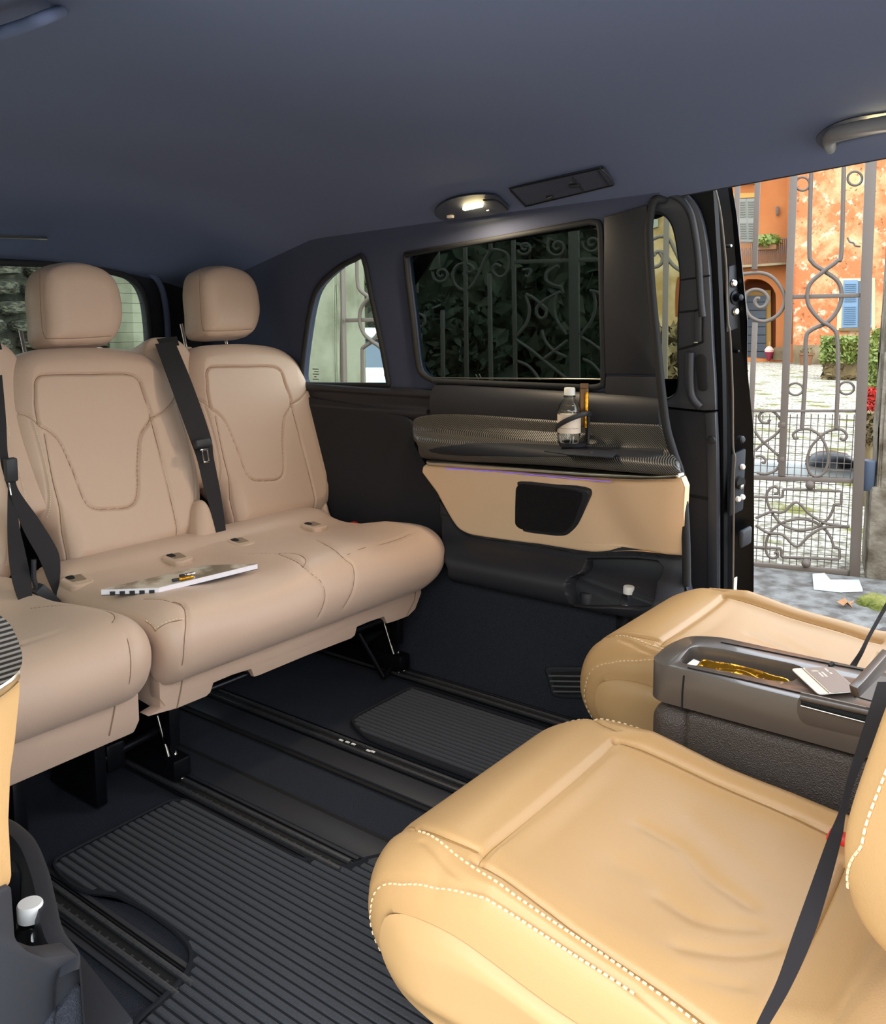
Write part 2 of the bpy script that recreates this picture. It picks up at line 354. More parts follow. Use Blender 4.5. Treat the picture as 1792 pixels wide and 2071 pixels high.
def pad(name, sw, outline, T, r, m, parent=None, nu=60, nv=60, seams=(), bump=None, rings=(), cap=True, base=0.0, warp=None):
    """an upholstered or moulded panel: rounded-edge sheet over a Sweep, with seam grooves, side rings and a back"""
    O = np.asarray(outline, float); v0, v1 = O[:, 1].min(), O[:, 1].max(); ep = (v1 - v0) * 1e-4
    sc = lambda n: 0.5 * (np.linspace(0, 1, n) + 0.5 - 0.5 * np.cos(np.pi * np.linspace(0, 1, n)))
    vs = v0 + ep + (v1 - v0 - 2 * ep) * sc(nv); ts = sc(nu); U = np.zeros((nv, nu)); A = O; B = np.roll(O, -1, 0)
    for j, v in enumerate(vs):
        k = ((A[:, 1] <= v) & (B[:, 1] > v)) | ((B[:, 1] <= v) & (A[:, 1] > v))
        xs = A[k, 0] + (v - A[k, 1]) / (B[k, 1] - A[k, 1]) * (B[k, 0] - A[k, 0]); U[j] = xs.min() + (xs.max() - xs.min()) * ts
    V = np.repeat(vs[:, None], nu, 1)
    sm = [(np.asarray(p, float), w, d) for p, w, d in seams]
    def hfun(u, v):
        u, v = np.asarray(u, float), np.asarray(v, float)
        D = pdist(u, v, O, True); H = T * np.sqrt(np.clip(1 - (1 - np.minimum(D / r, 1)) ** 2, 0, 1)) + base
        if bump is not None: H = H + bump(u, v, D)
        for p, w, d in sm: H = H - d * np.exp(-(pdist(u, v, p) / w) ** 2) * np.minimum(D / (w * 1.5), 1)
        return H
    H = hfun(U, V); H[0] = base; H[-1] = base; H[:, 0] = base; H[:, -1] = base
    X = sw.pos(U, V, H)
    if warp is not None: X = X + warp(U, V, hfun)
    X = X.reshape(-1, 3); idx = np.arange(nu * nv).reshape(nv, nu)
    F = np.stack([idx[:-1, :-1], idx[:-1, 1:], idx[1:, 1:], idx[1:, :-1]], -1).reshape(-1, 4)
    loop = np.r_[idx[0, :], idx[1:, -1], idx[-1, -2::-1], idx[-2:0:-1, 0]]
    Ps = [X]; Fs = [F]; cur = loop; LU, LV = U.ravel()[loop], V.ravel()[loop]
    tu = np.roll(LU, -1) - np.roll(LU, 1); tv = np.roll(LV, -1) - np.roll(LV, 1); k = np.hypot(tu, tv) + 1e-9; nu_, nv_ = tv / k, -tu / k
    for q in range(3): nu_, nv_ = (np.roll(nu_, 1) + nu_ * 2 + np.roll(nu_, -1)) / 4, (np.roll(nv_, 1) + nv_ * 2 + np.roll(nv_, -1)) / 4
    cnt = len(X)
    for off, h in rings:
        Y = sw.pos(LU + nu_ * off, LV + nv_ * off, np.full(len(loop), h + base)); new = cnt + np.arange(len(loop)); cnt += len(loop)
        Ps.append(Y); Fs.append(np.stack([cur, np.roll(cur, -1), np.roll(new, -1), new], -1)[:, ::-1]); cur = new
    Xall = np.concatenate(Ps)
    if cap:
        Xall = np.r_[Xall, [Xall[cur].mean(0)]]; c = np.full(len(cur), cnt); nx = np.roll(cur, -1)
        faces = np.concatenate(Fs).tolist() + [(int(b), int(a), int(cc)) for a, b, cc in zip(cur, nx, c)]
    else: faces = np.concatenate(Fs)
    o = mesh(name, Xall, faces, m, parent)
    bm = bmesh.new(); bm.from_mesh(o.data); bmesh.ops.recalc_face_normals(bm, faces=bm.faces); bm.to_mesh(o.data); bm.free()
    o.data.polygons.foreach_set('use_smooth', np.ones(len(o.data.polygons), bool)); o.data.set_sharp_from_angle(angle=math.radians(65))
    return o, hfun
def resample(P, step):
    P = np.asarray(P, float); d = np.r_[0, np.cumsum(np.linalg.norm(np.diff(P, axis=0), axis=1))]; n = max(2, int(d[-1] / step)); q = np.linspace(0, d[-1], n)
    return np.stack([np.interp(q, d, P[:, i]) for i in range(P.shape[1])], -1)
def stitches(name, sw, hf, path, m, parent, step=0.006, ln=0.0038, w=0.0011, off=0.0):
    P = resample(path, step); H = hf(P[:, 0], P[:, 1]) + off; X = sw.pos(P[:, 0], P[:, 1], H); X2 = sw.pos(P[:, 0], P[:, 1], H + 0.01)
    bm = bmesh.new()
    for i in range(len(X) - 1):
        t = Vector(X[i + 1] - X[i]); n = Vector(X2[i] - X[i])
        add_box(bm, (X[i] + X[i + 1]) / 2, (ln, w * 2, w * 1.6), basis(t, n))
    return props(from_bm(name, bm, m, parent), kind='stuff')
def ribbon(name, C, Wv, th, m, parent=None):
    C = np.asarray(C, float); Wv = np.asarray(Wv, float); T = np.gradient(C, axis=0); N = np.cross(T, Wv); N /= np.linalg.norm(N, axis=1)[:, None]
    V = []; F = []
    for c, w, n in zip(C, Wv, N): V += [c - w + n * th, c + w + n * th, c + w - n * th, c - w - n * th]
    k = len(C)
    for i in range(k - 1):
        for a in range(4): b = (a + 1) % 4; F.append((4 * i + a, 4 * i + b, 4 * i + 4 + b, 4 * i + 4 + a))
    F += [(3, 2, 1, 0), (4 * k - 4, 4 * k - 3, 4 * k - 2, 4 * k - 1)]
    return mesh(name, V, F, m, parent, sharp=40)
def txt(name, body, size, origin, xdir, ydir, m, parent=None, ext=0.0002):
    c = bpy.data.curves.new(name, 'FONT'); c.body = body; c.size = size; c.extrude = ext; c.align_x = 'CENTER'; c.align_y = 'CENTER'
    o = bpy.data.objects.new(name, c); COL.objects.link(o); c.materials.append(m)
    x = Vector(xdir).normalized(); y = Vector(ydir); y = (y - x * y.dot(x)).normalized(); z = x.cross(y)
    mm = Matrix((x, y, z)).transposed().to_4x4(); mm.translation = Vector(origin) - Vector(root_loc(parent))
    if parent is not None: o.parent = parent
    o.matrix_local = mm; return o
def copy_part(o, d, parent=None):
    c = o.copy(); COL.objects.link(c); c.parent = parent if parent is not None else o.parent; c.location = Vector(o.location) + Vector(d)
    for ch in o.children: copy_child(ch, c)
    return c
def copy_child(o, p):
    c = o.copy(); COL.objects.link(c); c.parent = p
    for ch in o.children: copy_child(ch, c)
    return c
def copy_thing(o, loc, label):
    c = o.copy(); COL.objects.link(c); c.location = loc; c['label'] = label
    for ch in o.children: copy_child(ch, c)
    return c
def plane_sweep(axis, a, b, flip=False): return Sweep(axis, [a, b], smooth=False, flip=flip)


def join_text(T, parent):
    """several letters become one printed mesh"""
    bpy.context.view_layer.update(); dg = bpy.context.evaluated_depsgraph_get(); bm = bmesh.new()
    for o in T:
        me = bpy.data.meshes.new_from_object(o.evaluated_get(dg)); me.transform(o.matrix_local); bm.from_mesh(me); bpy.data.meshes.remove(me)
    n, m = T[0].name, T[0].data.materials[0]
    for o in T: c = o.data; bpy.data.objects.remove(o); bpy.data.curves.remove(c)
    me = bpy.data.meshes.new(n); bm.to_mesh(me); bm.free(); me.materials.append(m)
    k = bpy.data.objects.new('label_print', me); COL.objects.link(k); k.parent = parent; return k

def cord(name, sw, hf, path, m, parent, r=0.0011, off=0.0006):
    """the visible thread line lying in a seam groove"""
    P = resample(path, 0.006); return tube(name, sw.pos(P[:, 0], P[:, 1], hf(P[:, 0], P[:, 1]) + off), r, m, parent, seg=5)
# ================================================================== the cabin shell
fl = props(mesh('floor', [(0.40, -1.7, -0.004), (2.2, -1.7, -0.004), (2.2, 2.95, -0.004), (0.40, 2.95, -0.004),
                          (0.40, -1.7, -0.06), (2.2, -1.7, -0.06), (2.2, 2.95, -0.06), (0.40, 2.95, -0.06)],
                [(0, 1, 2, 3), (7, 6, 5, 4), (0, 4, 5, 1), (1, 5, 6, 2), (2, 6, 7, 3), (3, 7, 4, 0)], M_CARP, smooth=False), kind='structure')
fl['label'] = 'dark carpeted van floor'
def ceil_edge(y): return np.interp(y, [-1.6, 0.3, 0.96, 2.2, 2.9], [1.48, 1.475, 1.415, 1.37, 1.20])
def ceil_mid(y): return np.interp(y, [-1.6, 1.6, 2.2, 2.6, 2.9], [1.56, 1.55, 1.50, 1.40, 1.285])
XA, XB = 0.36, 2.20
def ceil_z(x, y):
    q = np.abs((x - (XA + XB) / 2) / ((XB - XA) / 2)); return ceil_edge(y) + (ceil_mid(y) - ceil_edge(y)) * (1 - q ** 3.0)
gx = XA + (XB - XA) * (0.5 - 0.5 * np.cos(np.linspace(0, np.pi, 50))); gy = np.linspace(-1.6, 2.86, 70)
GX, GY = np.meshgrid(gx, gy); P1 = np.stack([GX, GY, ceil_z(GX, GY)], -1).reshape(-1, 3); P2 = P1 + [0, 0, 0.05]
i1 = np.arange(P1.shape[0]).reshape(70, 50); q = lambda I: np.stack([I[:-1, :-1], I[:-1, 1:], I[1:, 1:], I[1:, :-1]], -1).reshape(-1, 4)
rim = np.r_[i1[0, :], i1[1:, -1], i1[-1, -2::-1], i1[-2:0:-1, 0]]; n1 = len(P1)
props(mesh('ceiling', np.r_[P1, P2], np.r_[q(i1)[:, ::-1], q(i1) + n1, np.stack([rim, np.roll(rim, -1), np.roll(rim, -1) + n1, rim + n1], -1)], M_HEAD, sharp=60), kind='structure')

# right side wall with its two window openings, leaning inwards towards the roof
WP, WN = np.array([2.24, 0, 0.86]), np.array([-1, 0, -0.12])
wp = lambda L: [on_plane(x, y, WP, WN) for x, y in L]
wall_pt = lambda y, z: np.array([2.24 - 0.12 * (z - 0.86), y, z])
front = wp([(1335, 388), (1316, 412), (1311, 450), (1314, 560), (1323, 650), (1331, 730), (1337, 800), (1344, 860), (1362, 920), (1377, 980), (1385, 1050), (1388, 1180)])
q_hole = cr(wp([(616, 777), (612, 760), (618, 700), (631, 620), (648, 578), (688, 541), (720, 525), (737, 522), (752, 596), (772, 690), (786, 765), (788, 779)]), 3)
m_hole = np.array([*cr(wp([(880, 770), (858, 758), (847, 735), (836, 640), (826, 560), (822, 515)]), 4), *wp([(1000, 484), (1195, 449)]), *cr(wp([(1208, 450), (1216, 470), (1219, 600), (1222, 760), (1216, 780), (1195, 784)]), 4)])
outl = list(front) + [wall_pt(0.80, 0.0), wall_pt(2.92, 0.0), wall_pt(2.92, 1.23), wall_pt(2.2, 1.395), wall_pt(1.0, 1.44)]
wr = props(plate('wall_right', outl, (0.03, 0, 0.004), M_WALL, holes=[q_hole, m_hole]), kind='structure')
tube('window_gasket', [p - np.array([0.004, 0, 0]) for p in q_hole], 0.009, M_RUB, wr, closed=True)
tube('window_gasket', [p - np.array([0.004, 0, 0]) for p in m_hole], 0.009, M_RUB, wr, closed=True)
w1 = props(plate('window_1', q_hole + [0.016, 0, 0], (0.004, 0, 0), G_QUART), kind='structure'); w1['label'] = 'clear rear quarter window pane'
w2 = props(plate('window_2', m_hole + [0.016, 0, 0], (0.004, 0, 0), G_SIDE), kind='structure'); w2['label'] = 'dark tinted side window pane'
tube('glass_channel', wp([(872, 764), (1222, 767)]), 0.0022, M_STEEL, w2)
bar('latch_mark', *wp([(962, 757), (968, 768)]), 0.002, 0.002, M_STEEL, w2)
bar('latch_mark', *wp([(969, 756), (975, 767)]), 0.002, 0.002, M_STEEL, w2)
gm = np.array(wp([(632, 757)])[0]) + [0.012, 0, 0]
for k in range(5): bar('glass_marking', gm + [0, 0.010 - 0.008 * (k % 2), 0.018 - 0.009 * k], gm + [0, -0.018 + 0.01 * (k == 3), 0.018 - 0.009 * k], 0.0012, 0.0012, M_BLK, w1)
# pillar cover between the side window and the door opening
pc = plate('trim_1', [p + np.array([-0.012, 0, 0]) for p in wp([(1226, 440), (1312, 415), (1314, 560), (1322, 650), (1329, 730), (1332, 757), (1228, 757), (1224, 600)])], (0.011, 0, 0), M_BLK, bev=0.003); props(pc, kind='structure')
pc2 = plate('trim_2', [p + np.array([-0.014, 0, 0]) for p in wp([(1229, 761), (1333, 761), (1337, 800), (1343, 856), (1226, 850)])], (0.013, 0, 0), M_BLK, bev=0.003); props(pc2, kind='structure')
# split line along the roof edge of the side panel
# belt line ledges
sw = Sweep('y', [(2.238, 0.76), (2.222, 0.79), (2.212, 0.806), (2.214, 0.815), (2.228, 0.822), (2.229, 0.855), (2.219, 0.868), (2.222, 0.880), (2.238, 0.889)], n=6)
pad('trim_3', sw, [(1.72, 0.002), (2.8, 0.002), (2.8, sw.L - 0.002), (1.72, sw.L - 0.002)], 0.002, 0.004, M_BLK, nu=8, nv=60, rings=[(0, -0.02)])[0]['kind'] = 'structure'
sw = Sweep('y', [(2.236, 0.66), (2.215, 0.74), (2.205, 0.80), (2.20, 0.86), (2.215, 0.895), (2.236, 0.91)], n=6)
pad('trim_4', sw, fillet([(0.925, 0.002), (1.715, 0.002), (1.715, sw.L - 0.002), (0.96, sw.L - 0.002)], 0.02), 0.003, 0.006, M_BLK, nu=8, nv=40, rings=[(0, -0.02)])[0]['kind'] = 'structure'
# rear wall with tailgate window
RY = 2.86
hole = [px_y(x, y, RY) for x, y in [(305, 720), (302, 660), (296, 610), (284, 578), (258, 558), (200, 543), (100, 534), (0, 531)]]
hl = hole + [np.array([2 * 1.30 - p[0], RY, p[2]]) for p in hole[-3:0:-1]] + [np.array([2 * 1.30 - hole[0][0], RY, hole[0][2]])]
hl = fillet(hl, 0.03, 3)
rw = props(plate('wall_rear', [(0.36, RY, -0.06), (2.25, RY, -0.06), (2.25, RY, 1.30), (0.36, RY, 1.30)], (0, 0.04, 0), M_BLK2, holes=[hl]), kind='structure')
tube('window_gasket', hl, 0.012, M_RUB, rw, closed=True)
w3 = props(plate('window_3', hl + [0, 0.02, 0], (0, 0.004, 0), G_REAR), kind='structure'); w3['label'] = 'rear window pane with fine heater wires'
zt, zb = max(p[2] for p in hl), min(p[2] for p in hl)
for k in range(9):
    z = zb + (zt - zb) * (k + 0.5) / 9; X = [p[0] for p in hl if abs(p[2] - z) < 0.05]; tube('heater_wire', [(min(X), RY + 0.016, z), (max(X), RY + 0.016, z)], 0.0008, M_BLK, w3, seg=4)
hd = tube('header_trim', [p + np.array([0, -0.02, 0.02]) for p in cr([px_y(x, y, RY) for x, y in [(335, 720), (330, 640), (318, 588), (290, 560), (230, 540), (120, 526), (0, 519), (-200, 516)]], 6)], 0.012, M_HEAD, rw, seg=8)
# left wall behind the near door (only its back half stands beside the rear seats), with a side window
LP = lambda y, z: np.array([0.36 + 0.08 * max(z - 0.86, 0), y, z])
lh = fillet([LP(1.15, 0.95), LP(2.55, 0.95), LP(2.35, 1.27), LP(1.15, 1.32)], 0.06)
props(plate('wall_left', [LP(0.90, -0.06), LP(2.9, -0.06), LP(2.9, 1.25), LP(2.2, 1.37), LP(0.90, 1.42)], (-0.03, 0, 0), M_BLK2, holes=[lh]), kind='structure')
w4 = props(plate('window_4', lh + [-0.016, 0, 0], (-0.004, 0, 0), G_DOOR), kind='structure')

# ------------------------------------------------------------------ right side panel: shelf, metal strip, leather panel, pocket, carpet
sp = thing('side_panel', 'side trim panel in beige leather, carbon weave and black plastic, right of the rear bench', 'trim panel', (2.2, 1.2, 0.0))
sw = Sweep('y', [(2.16, 0.680), (2.125, 0.688), (2.102, 0.702), (2.092, 0.722), (2.10, 0.742), (2.13, 0.752), (2.165, 0.758), (2.185, 0.775), (2.195, 0.81), (2.205, 0.87)], n=8)
SHELF = sw
o = cr(sw.hits([(834, 862), (850, 842), (940, 838), (1100, 849), (1225, 855), (1318, 858), (1340, 864), (1357, 905), (1374, 953), (1300, 957), (1140, 943), (1000, 935), (866, 929), (846, 903), (836, 880)]), 3, True)
pad('armrest_shelf', sw, o, 0.006, 0.012, M_CARB, sp, nu=90, nv=70, rings=[(0.002, -0.01)])
swt = Sweep('y', [(2.112, 0.62), (2.112, 0.75)], smooth=False)
o = fillet(swt.hits([(862, 930), (1000, 938), (1140, 948), (1290, 959), (1376, 955), (1379, 968), (1290, 972), (1140, 962), (1000, 951), (868, 942)]), 0.006, 3)
pad('metal_strip', swt, o, 0.012, 0.008, M_ALU, sp, nu=60, nv=14, rings=[(0, -0.02)])
tube('ambient_strip', [px_x(x, y, 2.128) for x, y in [(900, 947), (1000, 953), (1120, 964), (1235, 974)]], 0.001, M_AMB, sp, seg=6)
swp = Sweep('y', [(2.20, 0.42), (2.185, 0.50), (2.165, 0.58), (2.15, 0.66), (2.145, 0.74)], n=8)
o = cr(swp.hits([(862, 938), (1000, 948), (1140, 959), (1290, 968), (1378, 966), (1383, 1040), (1385, 1113), (1373, 1123), (1285, 1114), (1200, 1116), (1100, 1101), (985, 1084), (945, 1073), (922, 1050), (890, 992)]), 3, True)
def pb(u, s, d): return -0.022 * np.clip((0.905 - u) / 0.10, 0, 1) ** 1.5 - 0.016 * np.exp(-((u - 1.05 - (s - 0.12) * 0.5) / 0.07) ** 2) + 0.012 * np.clip((u - 1.3) / 0.3, 0, 1)
lp, lph = pad('leather_panel', swp, o, 0.008, 0.008, M_PANEL, sp, nu=90, nv=60, rings=[(0, -0.03)], bump=pb)
sg = thing('speaker', '', '', (2.2, 1.2, 0.0)) if False else None
so_ = swp.hits([(1034, 975), (1050, 968), (1175, 983), (1194, 990), (1196, 1000), (1172, 1062), (1150, 1082), (1130, 1083), (1045, 1073), (1031, 1062)])
spk = pad('speaker_frame', swp, fillet(so_, 0.02, 4), 0.006, 0.006, M_BLK, sp, nu=40, nv=40, rings=[(0, -0.02)], base=0.004)[0]
c = so_.mean(0)
pad('speaker_grille', swp, fillet(c + (so_ - c) * [0.84, 0.88], 0.02, 4), 0.002, 0.004, M_SPK, spk, nu=40, nv=40, rings=[(0, -0.01)], base=0.0095)
swl = Sweep('y', [(2.175, 0.318), (2.13, 0.322), (2.105, 0.335), (2.098, 0.36), (2.105, 0.388), (2.14, 0.415), (2.18, 0.44), (2.20, 0.49), (2.205, 0.58)], n=8)
o = cr(swl.hits([(888, 1010), (915, 1052), (940, 1078), (985, 1090), (1100, 1107), (1200, 1122), (1285, 1120), (1372, 1129), (1385, 1122), (1386, 1180), (1386, 1250), (1236, 1243), (1080, 1237), (1040, 1222), (915, 1207), (904, 1190), (906, 1150), (893, 1080)]), 2, True)
pk = cr(swl.hits([(1165, 1222), (1149, 1205), (1144, 1188), (1152, 1172), (1172, 1163), (1182, 1150), (1188, 1135), (1205, 1129), (1332, 1134), (1330, 1180), (1318, 1228), (1240, 1228)]), 3, True)
def inside(U, V, L):
    r = np.zeros(U.shape, bool); A = L; B = np.roll(L, -1, 0)
    for a, b in zip(A, B):
        k = (a[1] > V) != (b[1] > V); r ^= k & (U < (b[0] - a[0]) * (V - a[1]) / (b[1] - a[1] + 1e-15) + a[0])
    return r
def pkt(u, s, d): return -0.02 * np.clip((0.90 - u) / 0.08, 0, 1) ** 1.5
def pkw(u, s, hf):
    k = np.clip(np.where(inside(u, s, pk), pdist(u, s, pk, True), 0) / 0.016, 0, 1); k = k * k * (3 - 2 * k); return np.stack([0.145 * k, 0 * k, -0.02 * k], -1)
pad('storage_pocket', swl, o, 0.006, 0.012, M_BLK, sp, nu=240, nv=180, rings=[(0, -0.03)], bump=pkt, warp=pkw)
cp = swl.hit(1190, 1210); cpp = swl.pos(cp[0], cp[1], -0.02)
pad('shelf_ledge', SHELF, cr(SHELF.hits([(868, 908), (930, 901), (1100, 903), (1310, 908), (1343, 916), (1310, 930), (1140, 927), (1000, 922), (900, 918)]), 4, True), 0.0015, 0.004, M_BLK2, sp, nu=50, nv=16, base=0.0055, rings=[(0, -0.003)])
sk0 = px_x(1190, 1206, 2.15); lathe('socket_cap', [(0.0, 0.014), (0.020, 0.012), (0.024, 0.006), (0.024, -0.03)], sk0, M_BLK, sp)
swc = Sweep('y', [(2.112, 0.0), (2.12, 0.05), (2.135, 0.14), (2.155, 0.24), (2.172, 0.34)], n=6)
pad('lower_carpet', swc, [(0.70, 0.001), (2.84, 0.001), (2.84, swc.L - 0.001), (0.70, swc.L - 0.001)], 0.0, 0.01, M_CARP, sp, nu=12, nv=20, rings=[(0, -0.02)])
sw6 = Sweep('y', [(2.215, 0.30), (2.212, 0.5), (2.215, 0.72)], smooth=False)
pad('wheel_arch_cover', sw6, fillet(sw6.hits([(600, 800), (838, 836), (836, 905), (862, 940), (930, 1060), (905, 1180), (900, 1260), (600, 1260), (560, 900)]), 0.03, 3), 0.006, 0.01, M_BLK2, sp, nu=20, nv=20, rings=[(0, -0.02)])
vt = thing('air_vent', 'black slatted floor air vent low on the carpeted wall behind the far front seat', 'vent', (2.12, 1.1, 0.03))
vo = fillet(swc.hits([(1100, 1353), (1106, 1347), (1225, 1349), (1225, 1414), (1126, 1412), (1116, 1405)]), 0.006, 3); vc = vo.mean(0)
vi = swc.hits([(1111, 1356), (1222, 1358), (1222, 1405), (1126, 1404)])
pad('frame', swc, vo, 0.006, 0.004, M_BLK, vt, nu=20, nv=16, rings=[(0, -0.004)])
pad('duct_opening', swc, vi, 0.0015, 0.002, M_SLOT, vt, nu=8, nv=8, base=0.0055, rings=[(0, -0.001)])
for k in range(4):
    yy = 1366 + k * 10.5
    a, b = swc.hit(1113 + k * 3.2, yy), swc.hit(1221, yy + 1.5); tube('slat', [swc.pos(a[0], a[1], 0.009), swc.pos(b[0], b[1], 0.009)], 0.0028, M_SLAT, vt, seg=6)
# door opening seal
seal = cr([px_x(x, y, 2.175) for x, y in [(1389, 1185), (1388, 1110), (1385, 1040), (1378, 965), (1362, 915), (1348, 865), (1338, 790), (1331, 720), (1323, 640), (1316, 560), (1312, 470), (1318, 418), (1326, 402)]], 5)
seal = np.r_[seal, [np.array([XB + 0.003, 0.955, ceil_edge(0.955) - 0.002])]]
props(tube('trim_5', seal, 0.011, M_RUB), kind='structure')
props(tube('trim_10', [(XB + 0.003, y, ceil_edge(y) + 0.001) for y in np.linspace(0.93, -1.55, 30)], 0.0035, M_RUB, seg=6), kind='structure')
# ------------------------------------------------------------------ the slid-back side door, outside the body
dr = props(bpy.data.objects.new('door_1', None), kind='structure'); COL.objects.link(dr); dr.location = (2.33, 0.8, -0.1); dr['label'] = 'black sliding side door slid back along the body'
DP, DN = np.array([2.30, 0, 0.85]), np.array([-1, 0, -0.13])
dp = lambda L, o=0.0: [on_plane(x, y, DP + [o, 0, 0], DN) for x, y in L]
dpt = lambda y, z: np.array([2.30 - 0.13 * (z - 0.85), y, z])
whole = list(cr(dp([(1300, 436), (1322, 428), (1345, 431), (1362, 447), (1372, 475), (1379, 520), (1383, 565), (1379, 640), (1378, 720), (1379, 770), (1374, 795), (1358, 808), (1338, 813), (1300, 815)]), 3)) + [dpt(1.86, 0.90), dpt(1.92, 1.0), dpt(1.90, 1.22), dpt(1.78, 1.33)]
edge = list(cr(dp([(1330, 388), (1368, 388), (1395, 396), (1417, 425), (1430, 470), (1438, 530), (1442, 600), (1446, 700), (1450, 760), (1452, 828)]), 3))
upper = edge + dp([(1430, 829), (1340, 820)]) + [dpt(1.90, 0.86), dpt(1.965, 0.92), dpt(1.96, 1.3), dpt(1.88, 1.39)]
plate('upper_trim', [p + np.array([-0.02, 0, 0]) for p in upper], (0.02, 0, 0), M_DOORTRIM, dr, holes=[[p + np.array([-0.02, 0, 0]) for p in whole]], bev=0.006)
tube('trim_ridge', [p + np.array([-0.022, 0, 0]) for p in cr(dp([(1330, 393), (1362, 395), (1386, 407), (1404, 434), (1414, 480), (1420, 530), (1424, 600), (1428, 640)]), 4)], 0.010, M_DOORTRIM, dr, seg=8)
plate('window_pane', [p + np.array([0.012, 0, 0]) for p in whole], (0.004, 0, 0), G_DOOR, dr)
tube('pane_gasket', [p + np.array([-0.008, 0, 0]) for p in whole], 0.008, M_RUB, dr, closed=True, seg=6)
lower = dp([(1340, 824), (1430, 833), (1453, 831), (1456, 900), (1458, 1010), (1458, 1190), (1458, 1300)]) + [dpt(0.93, 0.0), dpt(1.85, 0.0), dpt(1.85, 0.84)]
plate('lower_trim', [p + np.array([-0.018, 0, 0]) for p in lower], (0.018, 0, 0), M_BLK2, dr, bev=0.004)
eb = [p + np.array([-0.021, 0, 0]) for p in dp([(1431, 835), (1452, 833), (1455, 900), (1456, 1010), (1456, 1200), (1437, 1200), (1437, 1010), (1435, 900)])]
plate('edge_strip', eb, (0.006, 0, 0), M_DOORTRIM, dr, bev=0.002)
for L, w in (([(1384, 567), (1419, 562), (1442, 558)], 0.0025), ([(1378, 632), (1412, 629), (1428, 620), (1428, 692), (1412, 698), (1379, 706)], 0.003), ([(1386, 997), (1436, 1007)], 0.003)):
    tube('panel_gap', [p + np.array([-0.021, 0, 0]) for p in dp(L)], w, M_SLOT, dr, seg=6)
hr = fillet([p + np.array([-0.026, 0, 0]) for p in dp([(1412, 722), (1424, 714), (1434, 722), (1437, 790), (1420, 790)])], 0.01, 3)
plate('grip_recess', hr, (0.008, 0, 0), M_BLK2, dr, bev=0.002)
tube('grip_bar', [p + np.array([-0.03, 0, 0]) for p in cr(dp([(1405, 712), (1404, 760), (1408, 800), (1425, 822)]), 5)], 0.011, M_DOORTRIM, dr, seg=8)
plate('lock_cover', [p + np.array([-0.027, 0, 0]) for p in dp([(1412, 632), (1426, 624), (1426, 690), (1412, 696)])], (0.008, 0, 0), M_DOORTRIM, dr, bev=0.002)
box('lock_light', dp([(1416, 692)])[0] + np.array([-0.03, 0, 0]), (0.004, 0.012, 0.004), M_CHROME, dr)
lathe('lock_button', [(0.0, 0.02), (0.006, 0.018), (0.007, 0.0), (0.012, -0.004)], dp([(1345, 797)])[0] + np.array([-0.012, 0, -0.004]), M_GLOSS, dr, seg=12)
lathe('trim_screw', [(0.0, 0.005), (0.009, 0.003), (0.011, 0.0)], dp([(1446, 888)])[0] + np.array([-0.024, 0, 0]), M_BLK, dr, seg=14, axis=(-1, 0, 0))
# painted flange behind the trim, the jamb facing forwards and the outer skin
def jam(z):
    xi = 2.30 - 0.13 * (z - 0.85); t = (1.471 - z)
    return xi
inner = [(1441, 362), (1446, 440), (1452, 540), (1457, 650), (1461, 760), (1463, 900), (1464, 1050), (1464, 1190), (1464, 1420)]
outer = [(1484, 358), (1497, 440), (1505, 540), (1513, 650), (1519, 760), (1530, 870), (1531, 1050), (1530, 1190), (1526, 1420)]
PI = np.array([on_plane(x, y, DP + [0.004, 0, 0], DN) for x, y in inner]); PO = []
for (x, y), p in zip(outer, PI):
    r = ray(x, y); xo = p[0] + (0.075 if y < 760 else 0.115); PO.append(CAM + r * (xo / r[0]))
PO = np.array(PO); PM = PI * 0.5 + PO * 0.5 + [0.012, 0.03, 0]
ring = [np.array([[2.0, 0, 0]]) for _ in PI]; V = []; n = len(PI)
for a, b_, c_ in zip(PI, PM, PO): V += [(a[0], 1.975, a[2]), a, a + [0.012, -0.006, 0], b_ * 0.6 + a * 0.4 + [0, .004, 0], b_, b_ * 0.35 + c_ * 0.65, c_ + [-0.012, 0.004, 0], c_ + [0.003, 0.012, 0], (c_[0] + 0.004, 1.975, c_[2])]
k = 9; F = []
for i in range(n - 1):
    for j in range(1, k - 2): F.append((i * k + j, i * k + j + 1, i * k + k + j + 1, i * k + k + j))
mesh('jamb', V, F, M_GLOSS, dr, sharp=30)
fl_in = [V[i * k + 1] for i in range(n)] + [dpt(1.975, -0.05) + [0.004, 0, 0], dpt(1.975, 1.40) + [0.004, 0, 0]]
plate('flange', fl_in, (0.006, 0, 0), M_GLOSS, dr, holes=[[p + np.array([0.004, 0, 0]) for p in whole]])
def skin(z): i = np.argsort(PO[:, 2]); return np.array([np.interp(z, PO[i, 2], PO[i, 0]) + 0.002, 0, z])
sk = [V[i * k + 7] for i in range(n)]
wh2 = [np.array([p[0] + 0.08, p[1], p[2]]) for p in whole]
SP0 = np.array(sk[4]); SN = np.cross(np.array(sk[0]) - np.array(sk[4]), (0, 1, 0)); SN /= np.linalg.norm(SN)
prj = lambda p: np.array([SP0[0] - ((np.array(p) - SP0)[1] * SN[1] + (p[2] - SP0[2]) * SN[2]) / SN[0], p[1], p[2]])
up = [prj(p) for p in sk[:5]] + [prj((0, 1.975, 0.84)), prj((0, 1.975, 1.40))]
plate('outer_skin_upper', up, (0.003, 0, 0), M_GLOSS, dr, holes=[[prj(p) for p in whole]])
plate('outer_skin_lower', [(max(p[0], 2.40), p[1], p[2]) for p in sk[4:]] + [(2.41, 1.975, -0.05), (2.41, 1.975, 0.84)], (0.003, 0, 0), M_GLOSS, dr)
